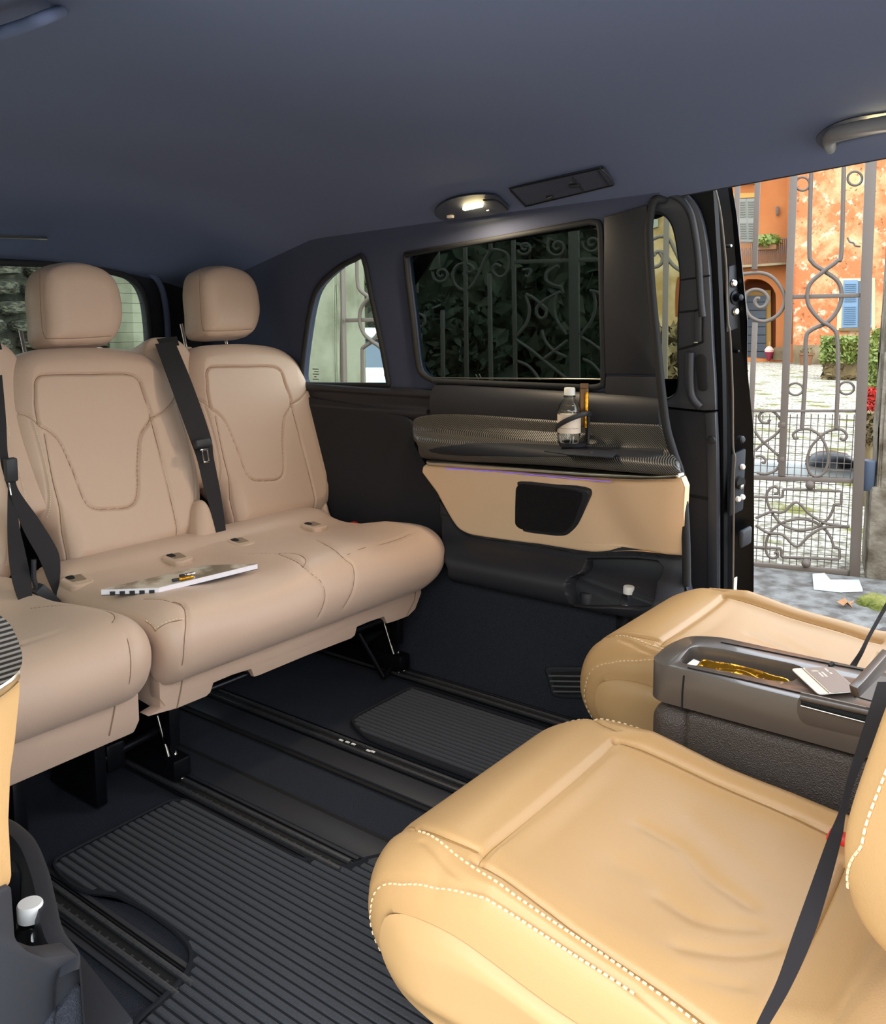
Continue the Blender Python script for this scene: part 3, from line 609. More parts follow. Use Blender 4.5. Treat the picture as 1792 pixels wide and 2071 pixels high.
dseal = cr([on_plane(x, y, DP, DN) + np.array([0.002, -0.012, 0]) for x, y in [(1424, 362), (1436, 382), (1447, 430), (1454, 490), (1459, 545), (1460, 600), (1463, 655), (1466, 668), (1469, 720), (1472, 800), (1473, 900), (1477, 925), (1475, 960), (1474, 1075), (1473, 1190)]], 5)
tube('door_seal', dseal, 0.0028, mat('door_seal_tan', '6b6258', 0.6), dr, seg=8)
JP, JN = PI[5], np.cross(PO[5] - PI[5], (0, 0, 1))
jp = lambda x, y, o=0.01: on_plane(x, y, JP, JN) - JN / np.linalg.norm(JN) * (-o if JN[1] < 0 else o)
jax = tuple(JN / np.linalg.norm(JN) * (1 if JN[1] < 0 else -1))
for x, y, r_, m_, nm in ((1477, 573, .011, M_STEEL, 'bolt'), (1481, 630, .011, M_STEEL, 'bolt'), (1495, 943, .008, M_WHITE, 'screw'), (1486, 1008, .008, M_WHITE, 'screw'), (1495, 1004, .008, M_WHITE, 'screw'), (1494, 888, .010, M_BLK, 'plug'), (1469, 498, .005, M_STEEL, 'screw'), (1484, 710, .005, M_METB, 'screw')):
    lathe(nm, [(0.0, 0.008), (r_ * 0.7, 0.007), (r_, 0.003), (r_, -0.01)], jp(x, y), m_, dr, seg=12, axis=jax)
lathe('centering_pin', [(0.0, 0.022), (0.008, 0.020), (0.011, 0.010), (0.011, 0.004), (0.018, 0.003), (0.020, -0.02)], jp(1481, 602), M_METB, dr, seg=16, axis=jax)
rj = Matrix((tuple((PO[5] - PI[5]) / np.linalg.norm(PO[5] - PI[5])), jax, (0, 0, 1))).transposed()
box('pin_bracket', jp(1479, 602, 0.004), (0.045, 0.01, 0.17), M_BLK, dr, rj, 0.004)
box('latch_plate', jp(1488, 975, 0.004), (0.055, 0.01, 0.17), M_BLK2, dr, rj, 0.006)
lathe('latch_opening', [(0.0, 0.006), (0.016, 0.006), (0.019, 0.0)], jp(1490, 975, 0.01), M_SLOT, dr, seg=16, axis=jax)
box('latch_bolt', jp(1487, 982, 0.02), (0.012, 0.01, 0.012), M_STEEL, dr, rj, 0.002)
box('wedge_stop', jp(1502, 1085, 0.008), (0.045, 0.016, 0.05), M_BLK, dr, rj, 0.008, 3)
box('label_sticker', jp(1480, 1180, 0.012), (0.012, 0.002, 0.04), M_WHITE, dr, rj, 0.0)
# ------------------------------------------------------------------ near door post trim at the left edge of the picture (mirror of the right panel's front end)
lt = thing('door_post_trim', 'beige and black trim end with carbon top at the near door post', 'trim panel', (0.40, 0.87, 0.3))
def sol(name, L, y, depth, m, bev=0.008): return plate(name, [px_y(x, yy, y) for x, yy in L], (0, depth, 0), m, lt, bev=bev)
sol('armrest_shelf', fillet([(-90, 1220), (-10, 1238), (18, 1256), (36, 1290), (47, 1326), (44, 1352), (20, 1376), (-90, 1440)], 20, 4), 0.862, 0.5, M_CARB, 0.010)
sol('metal_strip', [(-90, 1438), (-20, 1398), (18, 1373), (44, 1350), (45, 1372), (22, 1398), (-10, 1422), (-90, 1470)], 0.866, 0.5, M_ALU, 0.004)
sol('leather_panel', fillet([(-90, 1466), (-10, 1418), (22, 1394), (41, 1376), (38, 1420), (30, 1500), (21, 1560), (17, 1660), (23, 1772), (18, 1790), (-10, 1806), (-90, 1850)], 6, 3), 0.875, 0.5, M_FRONT, 0.006)  # same panel leather in a darker copy, offsetting the strong light here
sol('lower_cover', fillet([(-90, 1850), (22, 1790), (30, 1900), (55, 1925), (90, 1938), (158, 1928), (164, 1990), (120, 2040), (70, 2110), (-90, 2200)], 10, 3), 0.868, 0.03, M_BLK, 0.008)
sol('sill_carpet', [(164, 1992), (176, 2120), (180, 2300), (-90, 2300), (-90, 2190), (70, 2112), (120, 2042)], 0.862, 0.03, M_CARP, 0.01)
rimp = [px_z(x, y, 0.40) for x, y in [(16, 1655), (40, 1668), (72, 1700), (98, 1760), (113, 1820), (128, 1880), (160, 1926), (160, 1960)]]
rim = cr(rimp, 6)
V = []; F = []
for p in rim: V += [p + [-0.034, 0.006, -0.13], p + [-0.026, 0.004, -0.01], p + [-0.021, 0.003, 0.002], p + [-0.006, 0, 0.002], p, p + [0.002, 0, -0.09], p + [-0.02, 0, -0.40]]
for i in range(len(rim) - 1):
    for j in range(6): F.append((7 * i + j, 7 * i + j + 1, 7 * i + 8 + j, 7 * i + 7 + j))
mesh('pocket_rim', V, F, M_BLK, lt, sharp=50)
pb0 = px_z(70, 1830, 0.30)
plate('pocket_floor', [(0.36, 0.88, 0.27), (0.55, 0.88, 0.27), (0.60, 1.2, 0.27), (0.36, 1.2, 0.27)], (0, 0, -0.01), M_BLK, lt)
lathe('socket_cap', [(0.0, 0.02), (0.020, 0.018), (0.024, 0.010), (0.024, -0.05)], px_z(52, 1772, 0.36), M_BLK, lt)
# ================================================================== rear seats
CUSH = Sweep('x', [(1.672, 0.292), (1.640, 0.315), (1.618, 0.355), (1.620, 0.40), (1.645, 0.432), (1.70, 0.446), (1.82, 0.44), (1.96, 0.428), (2.05, 0.434), (2.10, 0.452), (2.16, 0.452), (2.22, 0.44)], n=8)
BACK = Sweep('x', [(2.185, 0.395), (2.245, 0.55), (2.325, 0.78), (2.425, 1.06)], n=10)
def headrest(root):
    hs = Sweep('x', [(2.405, 0.98), (2.445, 1.32)], smooth=False)
    o = cr(hs.hits([(96, 695), (88, 640), (84, 590), (92, 552), (118, 537), (160, 533), (205, 545), (232, 572), (243, 615), (243, 650), (230, 682), (205, 696), (150, 698)]), 4, True)
    sm = hs.hits([(82, 545), (84, 600), (86, 650), (92, 676), (110, 684), (170, 683), (228, 679)], 0.03)
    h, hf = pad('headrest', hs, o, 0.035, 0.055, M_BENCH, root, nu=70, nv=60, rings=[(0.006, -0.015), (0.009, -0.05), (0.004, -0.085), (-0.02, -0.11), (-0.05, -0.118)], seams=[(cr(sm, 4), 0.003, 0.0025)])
    cord('seam', hs, hf, cr(sm, 4), M_STITCHLINE, h)
    for x, y in ((66, 700), (181, 702)):
        p = hs.pos(*hs.hit(x, y - 6), -0.05); tube('post', [p + [0, 0.012, 0.04], p + [0, 0, 0], p + [0, -0.018, -0.07]], 0.0055, M_CHROME, h, seg=10)
        lathe('post_collar', [(0.0, 0.012), (0.016, 0.010), (0.020, 0.0), (0.020, -0.02)], p + [0, -0.012, -0.045], M_BENCH, h, seg=14)
    return h
def backrest(root):
    o = cr(BACK.hits([(128, 1160), (104, 1085), (66, 1040), (38, 960), (14, 870), (6, 800), (12, 742), (45, 714), (120, 706), (210, 706), (275, 717), (320, 750), (345, 800), (375, 890), (396, 985), (394, 1060), (376, 1100), (330, 1117), (230, 1142)]), 4, True)
    H = 0.05; L = lambda P: cr(BACK.hits(P, H), 5)
    loop = cr(BACK.hits([(66, 800), (68, 772), (90, 760), (180, 757), (250, 757), (276, 768), (288, 800), (302, 846), (284, 880), (280, 930), (278, 1000), (262, 1024), (225, 1029), (190, 1029), (168, 1010), (145, 950), (118, 895), (92, 872), (74, 862), (66, 825)], H), 5, True)
    loop = np.r_[loop, loop[:1]]
    seams = [(loop, 0.0045, 0.006), (L([(302, 846), (325, 835), (350, 806)]), 0.004, 0.005), (L([(74, 862), (45, 836), (10, 829)]), 0.004, 0.005),
             (L([(303, 850), (320, 915), (340, 1000), (357, 1085), (352, 1112)]), 0.004, 0.004), (L([(84, 880), (103, 980), (133, 1080), (146, 1158)]), 0.004, 0.004),
             (L([(16, 838), (36, 920), (50, 985), (54, 1030)]), 0.0035, 0.0025), (L([(58, 852), (80, 930), (95, 1000), (98, 1045)]), 0.0035, 0.0025), (L([(350, 812), (372, 890), (386, 970), (388, 1060)]), 0.0035, 0.0025)]
    def bmp(u, s, d):
        c = o[:, 0].mean(); x = (u - c) / 0.2
        return 0.014 * np.clip(x * x, 0, 1) * np.clip(d / 0.05, 0, 1) - 0.008 * np.exp(-((s - 0.33) / 0.14) ** 2) * (1 - np.clip(x * x, 0, 1))
    seams = [(p, w * 0.8, d * 1.35) for p, w, d in seams]
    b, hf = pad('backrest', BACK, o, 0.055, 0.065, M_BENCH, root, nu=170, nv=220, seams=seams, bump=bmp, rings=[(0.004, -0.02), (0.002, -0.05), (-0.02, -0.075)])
    for p, w, d in seams[:5]: cord('seam', BACK, hf, p, M_STITCHLINE, b)
    for P in ([(14, 838), (34, 920), (48, 985), (52, 1030)], [(62, 852), (84, 930), (99, 1000), (102, 1045)], [(353, 814), (375, 890), (389, 970), (390, 1040)]):
        stitches('stitching', BACK, hf, L(P), M_PIPE, b, 0.006, 0.0035, 0.0007)
    return b
def belt_tower(root):
    ts = Sweep('x', [(2.23, 0.60), (2.40, 1.04)], smooth=False)
    o = fillet([(1.632, 0.0), (1.632, ts.L - 0.02), (1.665, ts.L + 0.012), (1.755, ts.L + 0.012), (1.80, ts.L - 0.03), (1.80, 0.0)], 0.03, 4)
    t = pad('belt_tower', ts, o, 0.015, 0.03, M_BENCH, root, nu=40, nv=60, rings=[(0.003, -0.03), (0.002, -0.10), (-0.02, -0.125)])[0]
    p = [ts.pos(*ts.hit(x, y), 0.016) for x, y in [(313, 689), (352, 684), (357, 702), (320, 708)]]
    plate('belt_slot', p, (0, 0.006, 0), M_SLOT, t); return t
def isofix(root, x, y):
    c = CUSH.hit(x, y, 0.026); f = lambda L: [c + np.array(q) for q in L]
    o = fillet(f([(-0.034, 0.045), (-0.030, -0.022), (-0.012, -0.034), (0.024, -0.030), (0.036, -0.008), (0.034, 0.045)]), 0.014, 4)
    k = pad('child_anchor_pocket', CUSH, o, 0.006, 0.006, M_BENCH, root, nu=20, nv=20, base=0.023, rings=[(0, -0.012)])[0]
    pad('recess', CUSH, fillet(f([(-0.020, 0.040), (-0.018, -0.004), (0.020, -0.006), (0.024, 0.040)]), 0.006, 3), 0.001, 0.003, mat('recess_beige', '8d7763', 0.7) if 'recess_beige' not in bpy.data.materials else bpy.data.materials['recess_beige'], k, nu=8, nv=8, base=0.0292)
    pad('anchor_opening', CUSH, fillet(f([(-0.021, 0.042), (-0.018, 0.014), (-0.002, 0.012), (0.004, 0.042)]), 0.008, 3), 0.001, 0.003, M_SLOT, k, nu=8, nv=8, base=0.0305)
    a = CUSH.pos(c[0] + 0.002, c[1] - 0.016, 0.0296); n = CUSH.pos(c[0] + 0.002, c[1] - 0.010, 0.0296)
    join_text([txt('lettering', 'ISOFIX', 0.011, a, (1, 0, 0), n - a, M_PIPE, k)], k)
bench = thing('rear_bench', 'long beige leather rear bench with two backrests, under the open magazine', 'bench', (1.70, 1.9, 0), 'rear seats')
L_ = lambda P, h=0.026: cr(CUSH.hits(P, h), 5)
o = fillet([(1.128, 0.001), (1.17, 0.0005), (2.05, 0.001), (2.10, 0.045), (2.14, 0.10), (2.155, 0.17), (2.150, 0.30), (2.12, CUSH.L - 0.01), (1.128, CUSH.L - 0.01)], 0.05, 5)
Ls = CUSH.L
def cb(u, s, d):
    f = np.clip((s - 0.10) / 0.08, 0, 1) * np.clip((Ls - 0.12 - s) / 0.1, 0, 1)
    return -0.012 * f * (np.exp(-((u - 1.43) / 0.13) ** 4) + np.exp(-((u - 1.98) / 0.12) ** 4)) + 0.010 * np.exp(-((u - 2.10) / 0.07) ** 2) * np.clip(s / 0.1, 0, 1) * np.clip((0.45 - s) / 0.1, 0, 1)
cs = [(L_([(372, 1350), (376, 1290), (372, 1225), (350, 1214)]), .004, .004), (L_([(290, 1207), (350, 1216), (374, 1226)]), .004, .004), (L_([(296, 1249), (330, 1253), (374, 1253)]), .0035, .002),
      (L_([(560, 1118), (617, 1146), (650, 1175), (659, 1200), (655, 1225), (642, 1252)]), .004, .004), (L_([(640, 1090), (688, 1120), (712, 1140), (718, 1165), (712, 1200), (694, 1232)]), .004, .004),
      (L_([(500, 1120), (590, 1118), (618, 1130), (612, 1146)]), .0035, .003), (L_([(703, 1120), (760, 1096), (820, 1078), (846, 1072)]), .004, .004)]
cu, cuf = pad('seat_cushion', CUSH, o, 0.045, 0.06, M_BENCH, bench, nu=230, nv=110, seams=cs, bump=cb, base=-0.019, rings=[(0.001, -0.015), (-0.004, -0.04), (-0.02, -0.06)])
for p, w, d in cs: cord('seam', CUSH, cuf, p, M_STITCHLINE, cu)
stitches('stitching', CUSH, cuf, L_([(296, 1246), (330, 1250), (374, 1250)]), M_PIPE, cu)
SK = 1.652
sk = [px_y(x, y, SK) for x, y in [(272, 1330), (371, 1354), (500, 1312), (700, 1238), (852, 1180), (852, 1200), (840, 1232), (826, 1246), (800, 1256), (783, 1261), (777, 1247), (745, 1258), (722, 1268), (718, 1285), (711, 1291), (620, 1326), (524, 1366), (514, 1369), (508, 1353), (470, 1365), (432, 1381), (426, 1400), (418, 1408), (360, 1432), (300, 1449), (272, 1447)]]
sk[0] = np.array([1.136, SK, 0.33]); sk[-1] = np.array([1.136, SK, sk[-2][2] + 0.03]); sk.insert(-1, np.array([1.15, SK, sk[-2][2] + 0.008]))
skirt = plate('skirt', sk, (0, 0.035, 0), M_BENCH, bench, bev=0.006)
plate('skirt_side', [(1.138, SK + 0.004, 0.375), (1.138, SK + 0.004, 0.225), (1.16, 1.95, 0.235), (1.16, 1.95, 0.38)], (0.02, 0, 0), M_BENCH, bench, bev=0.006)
for P in ([(371, 1356), (366, 1395), (358, 1432)], [(842, 1186), (838, 1215), (822, 1247)]):
    tube('skirt_seam', [px_y(x, y, SK - 0.001) for x, y in P], 0.0016, M_SEAM, skirt, seg=6)
for P in ([(424, 1394), (470, 1376), (514, 1358)], [(716, 1276), (748, 1264), (781, 1252)]):
    tube('release_bar', [px_y(x, y, SK + 0.02) for x, y in P], 0.008, M_METB, bench, seg=10)
box('underframe', (1.66, 1.90, 0.25), (0.90, 0.40, 0.09), M_METB, bench, bev=0.01)
def leg(xr, s=1):
    b = bmesh.new(); add_box(b, (xr, 1.80, 0.11), (0.012, 0.16, 0.20), bev=0.004); add_box(b, (xr, 1.90, 0.05), (0.05, 0.42, 0.05), bev=0.006); add_box(b, (xr - 0.01, 1.715, 0.155), (0.03, 0.03, 0.09), bev=0.004)
    g = from_bm('leg', b, M_METB, bench)
    tube('strut', [(xr + 0.004, 1.765, 0.17), (xr + 0.004, 1.70, 0.02)], 0.006, M_CHROME, g, seg=10); tube('strut', [(xr - 0.012, 1.765, 0.165), (xr - 0.012, 1.705, 0.02)], 0.0045, M_STEEL, g, seg=8)
    tube('pivot_bolt', [(xr - 0.02, 1.80, 0.16), (xr + 0.03, 1.80, 0.16)], 0.012, M_METB, g, seg=12)
    tube('catch_pin', [(xr, 1.74, 0.035), (xr + 0.05, 1.74, 0.035)], 0.006, M_STEEL, g, seg=8)
    return g
leg(1.217)
g2 = leg(2.045)
tube('brace', [(1.93, 1.78, 0.16), (1.975, 1.72, 0.02)], 0.008, M_METB, bench); tube('brace', [(1.975, 1.72, 0.02), (2.045, 1.74, 0.035)], 0.010, M_METB, bench); tube('roller', [(1.95, 1.78, 0.13), (2.04, 1.78, 0.135)], 0.016, M_METB, bench, seg=12)
box('coupling', (1.10, 1.80, 0.10), (0.05, 0.05, 0.07), M_METB, bench, bev=0.008); tube('coupling_rod', [(1.06, 1.79, 0.10), (1.21, 1.78, 0.12)], 0.012, M_METB, bench, seg=12)
bk = backrest(bench); hr1 = headrest(bench); tw = belt_tower(bench)
DX = 0.565
gp_ = [BACK.pos(*BACK.hit(x, y, 0.045), 0.045) for x, y in [(130, 1166), (230, 1145), (330, 1120), (374, 1107)]]
go_ = tube('cushion_gap', gp_, 0.006, M_SLOT, bench, seg=8); copy_part(go_, (DX, 0, 0))
copy_part(bk, (DX, 0, 0)); copy_part(hr1, (DX - 0.022, 0, 0.018))
for x, y in ((160, 1176), (364, 1130), (492, 1098), (640, 1064)): isofix(bench, x, y)
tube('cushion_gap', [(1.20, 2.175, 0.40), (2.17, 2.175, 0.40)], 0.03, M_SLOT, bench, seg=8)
ls = Sweep('x', [(2.10, 0.40), (2.20, 0.66)], smooth=False)
pad('hinge_cover', ls, cr(ls.hits([(392, 1024), (404, 1012), (420, 1030), (436, 1075), (450, 1125), (446, 1145), (404, 1140), (392, 1090)]), 4, True), 0.03, 0.03, M_BENCH, bench, nu=40, nv=40, rings=[(0, -0.06)])
ls2 = Sweep('x', [(2.16, 0.40), (2.24, 0.66)], smooth=False)
pad('hinge_cover', ls2, cr(ls2.hits([(648, 1020), (656, 1016), (662, 1035), (668, 1055), (660, 1062), (650, 1050)]), 4, True), 0.02, 0.02, M_BENCH, bench, nu=20, nv=20, rings=[(0, -0.05)])
bs = bench_belt = None
def belt(root, E, name='seat_belt', th=0.0009):
    A = np.array([px_y(a, b, y) for a, b, c, d, y in E]); B = np.array([px_y(c, d, y) for a, b, c, d, y in E])
    A, B = cr(A, 6), cr(B, 6); return ribbon(name, (A + B) / 2, (B - A) / 2, th, M_BELT, root)
sb = belt(bench, [(314, 696, 353, 690, 2.335), (345, 780, 388, 774, 2.25), (383, 885, 425, 880, 2.19), (399, 930, 432, 925, 2.175), (412, 985, 443, 981, 2.15), (428, 1040, 452, 1036, 2.12), (440, 1090, 458, 1088, 2.09), (445, 1134, 459, 1131, 2.065)])
tp = px_y(409, 897, 2.165); tr = basis(px_y(434, 893, 2.165) - px_y(384, 899, 2.165), (0, -0.9, 0.4))
box('tongue_head', tp, (0.060, 0.028, 0.020), M_BLK, sb, tr, 0.007, 3)
for dx_ in (-0.009, 0.009): bar('tongue_plate', px_y(414, 908, 2.155) + [dx_, 0, 0], px_y(418, 934, 2.150) + [dx_, 0, 0], 0.004, 0.003, M_CHROME, sb)
bar('tongue_plate', px_y(418, 934, 2.15) + [-0.011, 0, 0], px_y(418, 934, 2.15) + [0.011, 0, 0], 0.004, 0.006, M_CHROME, sb); bar('tongue_plate', px_y(414, 909, 2.155) + [-0.016, 0, 0], px_y(414, 909, 2.155) + [0.016, 0, 0], 0.006, 0.006, M_CHROME, sb)
box('belt_buckle', px_y(714, 1062, 2.02), (0.03, 0.02, 0.02), M_RED, bench, None, 0.003)
# single seat to the left
single = thing('passenger_seat', 'beige leather single rear seat left of the long bench, half hidden by the post trim', 'seat', (0.88, 1.9, 0), 'rear seats')
o = fillet([(0.64, 0.001), (1.085, 0.001), (1.105, 0.14), (1.10, 0.30), (1.08, CUSH.L - 0.01), (0.64, CUSH.L - 0.01)], 0.06, 6)
def cb1(u, s, d):
    f = np.clip((s - 0.10) / 0.08, 0, 1) * np.clip((Ls - 0.12 - s) / 0.1, 0, 1); return -0.012 * f * np.exp(-((u - 0.87) / 0.13) ** 4)
cs1 = [(L_([(20, 1300), (60, 1285), (140, 1262)]), .004, .004), (L_([(60, 1225), (150, 1222), (215, 1232), (232, 1245), (226, 1258)]), .0035, .003), (L_([(258, 1290), (266, 1340), (262, 1385)]), .004, .003)]
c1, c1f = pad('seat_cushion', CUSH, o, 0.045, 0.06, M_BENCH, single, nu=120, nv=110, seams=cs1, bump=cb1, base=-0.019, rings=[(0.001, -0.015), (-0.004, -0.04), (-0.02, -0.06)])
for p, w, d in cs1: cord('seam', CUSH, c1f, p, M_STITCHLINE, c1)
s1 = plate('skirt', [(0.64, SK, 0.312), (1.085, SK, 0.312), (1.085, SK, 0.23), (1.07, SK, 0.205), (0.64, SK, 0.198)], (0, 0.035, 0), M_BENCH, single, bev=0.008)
tube('skirt_seam', [px_y(x, y, SK - 0.001) for x, y in [(236, 1404), (230, 1445), (221, 1488)]], 0.0016, M_SEAM, s1, seg=6)
box('underframe', (0.86, 1.90, 0.25), (0.40, 0.40, 0.09), M_METB, single, bev=0.01); box('leg', (0.83, 1.86, 0.105), (0.03, 0.34, 0.20), M_METB, single, bev=0.006); box('leg', (1.05, 1.86, 0.105), (0.03, 0.2, 0.20), M_METB, single, bev=0.006)
copy_part(bk, (-DX + bench.location.x - single.location.x, 0, 0), single); copy_part(hr1, (-DX + bench.location.x - single.location.x, 0, 0), single); copy_part(tw, (-DX + bench.location.x - single.location.x, 0, 0), single)
b1 = belt(single, [(-6, 760, 4, 758, 2.24), (-4, 850, 12, 848, 2.21), (0, 925, 16, 920, 2.19), (8, 962, 28, 955, 2.165), (20, 1000, 38, 992, 2.15), (48, 1074, 80, 1052, 2.12), (78, 1128, 116, 1112, 2.09), (96, 1172, 122, 1152, 2.07), (108, 1200, 118, 1188, 2.06), (110, 1212, 114, 1206, 2.055)])
belt(single, [(16, 990, 32, 990, 2.16), (15, 1060, 38, 1058, 2.12), (17, 1120, 50, 1112, 2.07), (26, 1180, 62, 1172, 2.03), (44, 1232, 66, 1230, 2.0)], 'lap_belt')
box('tongue_head', px_y(22, 950, 2.155), (0.03, 0.02, 0.06), M_BLK, b1, None, 0.006); bar('tongue_plate', px_y(18, 975, 2.14), px_y(23, 1002, 2.13), 0.004, 0.004, M_CHROME, b1)
tube('buckle_stalk', [px_y(x, y, 2.03) for x, y in [(68, 1132), (68, 1170), (76, 1196)]], 0.006, M_BLK, single); bar('belt_buckle', px_y(74, 1188, 2.03), px_y(112, 1224, 2.03), 0.03, 0.03, M_BLK, single, bev=0.006)

# ================================================================== two rear-facing front seats
T2 = 0.072
FS = Sweep('x', [(0.585, 0.262), (0.640, 0.278), (0.672, 0.310), (0.678, 0.345), (0.655, 0.380), (0.565, 0.398), (0.42, 0.376), (0.32, 0.368), (0.24, 0.362), (0.18, 0.372), (0.12, 0.405), (0.075, 0.46)], n=8, flip=True)
fseat = thing('front_seat', 'large warm-lit beige leather rear-facing seat nearest the camera, creased cushion', 'seat', (1.03, 0.35, 0), 'rear-facing front seats')
XL, XR = 0.765, 1.297
o = fillet([(XL + 0.05, 0.001), (XR - 0.05, 0.001), (XR - 0.02, 0.10), (XR, 0.22), (XR + 0.005, 0.40), (XR - 0.005, FS.L - 0.001), (XL - 0.005, FS.L - 0.001), (XL - 0.005, 0.40), (XL, 0.22), (XL + 0.02, 0.10)], 0.05, 5)
F_ = lambda P, h=T2, n=5: cr(FS.hits(P, h), n)
fc = FS.hit(966, 1735, T2); fr_ = FS.hit(1246, 1500, T2)
seams = [(F_([(966, 1735), (1060, 1655), (1150, 1580), (1246, 1500)]), .004, .006), (F_([(966, 1735), (1130, 1845), (1300, 1955), (1475, 2071), (1560, 2125)]), .004, .006), (F_([(1246, 1500), (1400, 1570), (1560, 1640), (1722, 1708)]), .004, .006),
         (F_([(966, 1735), (900, 1712), (846, 1693)], 0.06), .004, .005), (F_([(846, 1693), (826, 1690), (806, 1692)], 0.06), .004, .004), (F_([(1246, 1500), (1215, 1480), (1195, 1466)], 0.06), .004, .005),
         (F_([(1706, 1742), (1660, 1835), (1600, 1945), (1540, 2060), (1500, 2130)]), .005, .006), (F_([(857, 1711), (930, 1765), (1000, 1812), (1210, 1948), (1415, 2085)], 0.062), .003, .003),
         ([(XR - 0.066, 0.17), (XR - 0.054, 0.24), (XR - 0.050, 0.34), (XR - 0.050, 0.46), (XR - 0.054, FS.L - 0.10)], .003, .003),
         ([(XL + 0.048, 0.085), (XL + 0.025, 0.14), (XL + 0.016, 0.20), (XL + 0.014, 0.30), (XL + 0.014, 0.50)], .003, .002)]
wr_ = [(p, w, d * 0.55) for p, w, d in [(F_([(1300, 1655), (1380, 1700), (1440, 1760), (1520, 1815)]), .012, .0045), (F_([(1340, 1800), (1430, 1850), (1530, 1858)]), .012, .004), (F_([(1380, 1905), (1480, 1915), (1575, 1900)]), .010, .004), (F_([(1400, 1962), (1500, 1985)]), .009, .003), (F_([(1400, 1640), (1470, 1700), (1560, 1770)]), .02, .003), (F_([(1250, 1730), (1330, 1770), (1400, 1830)]), .02, .003)]]
iL, iR = FS.hits([(966, 1735), (1475, 2071)], T2), FS.hits([(1246, 1500), (1722, 1708)], T2)
def fb(u, s, d):
    xl = np.interp(s, iL[:, 1], iL[:, 0]); xr = np.interp(s, iR[:, 1], iR[:, 0]); on = np.clip((s - fc[1] + 0.03) / 0.06, 0, 1)
    bol = 0.020 * (np.exp(-((u - xl + 0.03) / 0.028) ** 2) + np.exp(-((u - xr - 0.03) / 0.028) ** 2)) * on
    dish = -0.010 * on * np.clip(1 - ((u - (xl + xr) / 2) / 0.19) ** 2, 0, 1)
    return bol + dish + 0.006 * np.exp(-((s - fc[1] + 0.05) / 0.04) ** 2) * np.clip(d / 0.06, 0, 1)
fcu, fcf = pad('seat_cushion', FS, o, T2, 0.085, M_FRONT, fseat, nu=200, nv=230, seams=seams + wr_, bump=fb)
for P in (F_([(849, 1698), (992, 1789), (1210, 1930), (1427, 2071)], 0.062), [(XR - 0.062, 0.17), (XR - 0.050, 0.24), (XR - 0.046, 0.34), (XR - 0.046, 0.46), (XR - 0.05, FS.L - 0.10)], [(XL + 0.045, 0.085), (XL + 0.022, 0.14), (XL + 0.012, 0.20), (XL + 0.010, 0.30), (XL + 0.010, 0.50)]):
    stitches('stitching', FS, fcf, P, M_PIPE, fcu, 0.0075, 0.0048, 0.0011, 0.001)
for p, w, d in seams[:7]: cord('seam', FS, fcf, p, M_STITCHLINE2, fcu, 0.0010)
def side_cover(root, x, sgn):
    C = np.array([0.30, 0.27]); Q = FS.pos(np.full(70, x), np.linspace(0.0, FS.L, 70), np.zeros(70))[:, 1:]; Q = np.r_[[[0.45, 0.258]], Q, [[0.02, 0.42], [0.02, 0.25]]]
    V = []; F = []; K = 12; n = len(Q)
    for k in range(K + 1):
        t = k / K; bul = 0.020 * math.sin(min(1, t * 5) * math.pi / 2) * (1 - t) ** 0.3 if k else 0.0
        for q_ in Q:
            e = q_ + (C - q_) * t * 0.98; z = e[1]; V.append((x + sgn * (bul - 0.04 * max(0, 0.30 - z) / 0.06 * min(1, t * 6)), e[0], z))
    for k in range(K):
        for i in range(n - 1): F.append((k * n + i, k * n + i + 1, (k + 1) * n + i + 1, (k + 1) * n + i))
    return mesh('side_cover', V, F, M_FRONT2, root)
side_cover(fseat, XL + 0.004, -1); side_cover(fseat, XR - 0.004, 1)
b = bmesh.new(); add_box(b, (1.035, 0.31, 0.15), (0.44, 0.56, 0.29), bev=0.03, seg=3); from_bm('base_cover', b, M_FRONT2, fseat)
BS = Sweep('x', [(0.095, 0.50), (0.078, 0.62), (0.02, 0.85), (-0.08, 1.08)], n=8, flip=True)
o = fillet([(0.84, 0.0), (1.20, 0.0), (1.25, 0.10), (1.25, 0.40), (1.20, BS.L), (0.84, BS.L), (0.79, 0.40), (0.79, 0.10)], 0.06, 6)
def bb_(u, s, d): return 0.035 * (np.exp(-((u - 0.83) / 0.04) ** 2) + np.exp(-((u - 1.21) / 0.04) ** 2)) * np.clip(d / 0.05, 0, 1)
bq, bqf = pad('backrest', BS, o, 0.06, 0.06, M_FRONT, fseat, nu=80, nv=110, bump=bb_, rings=[(0.01, -0.03), (0.01, -0.08), (-0.02, -0.11)])
stitches('stitching', BS, bqf, [(0.845, 0.065), (0.822, 0.12), (0.818, 0.3), (0.822, 0.45)], M_PIPE, bq, 0.0085, 0.0055, 0.0014, 0.001)
f2 = copy_thing(fseat, Vector(fseat.location) + Vector((0.805, 0.12, 0)), 'warm-lit beige leather rear-facing seat beside the open side door, beyond the console')
for ch in f2.children:
    if ch.name.startswith('backrest'): ch.location.y -= 0.16; ch.location.x += 0.05
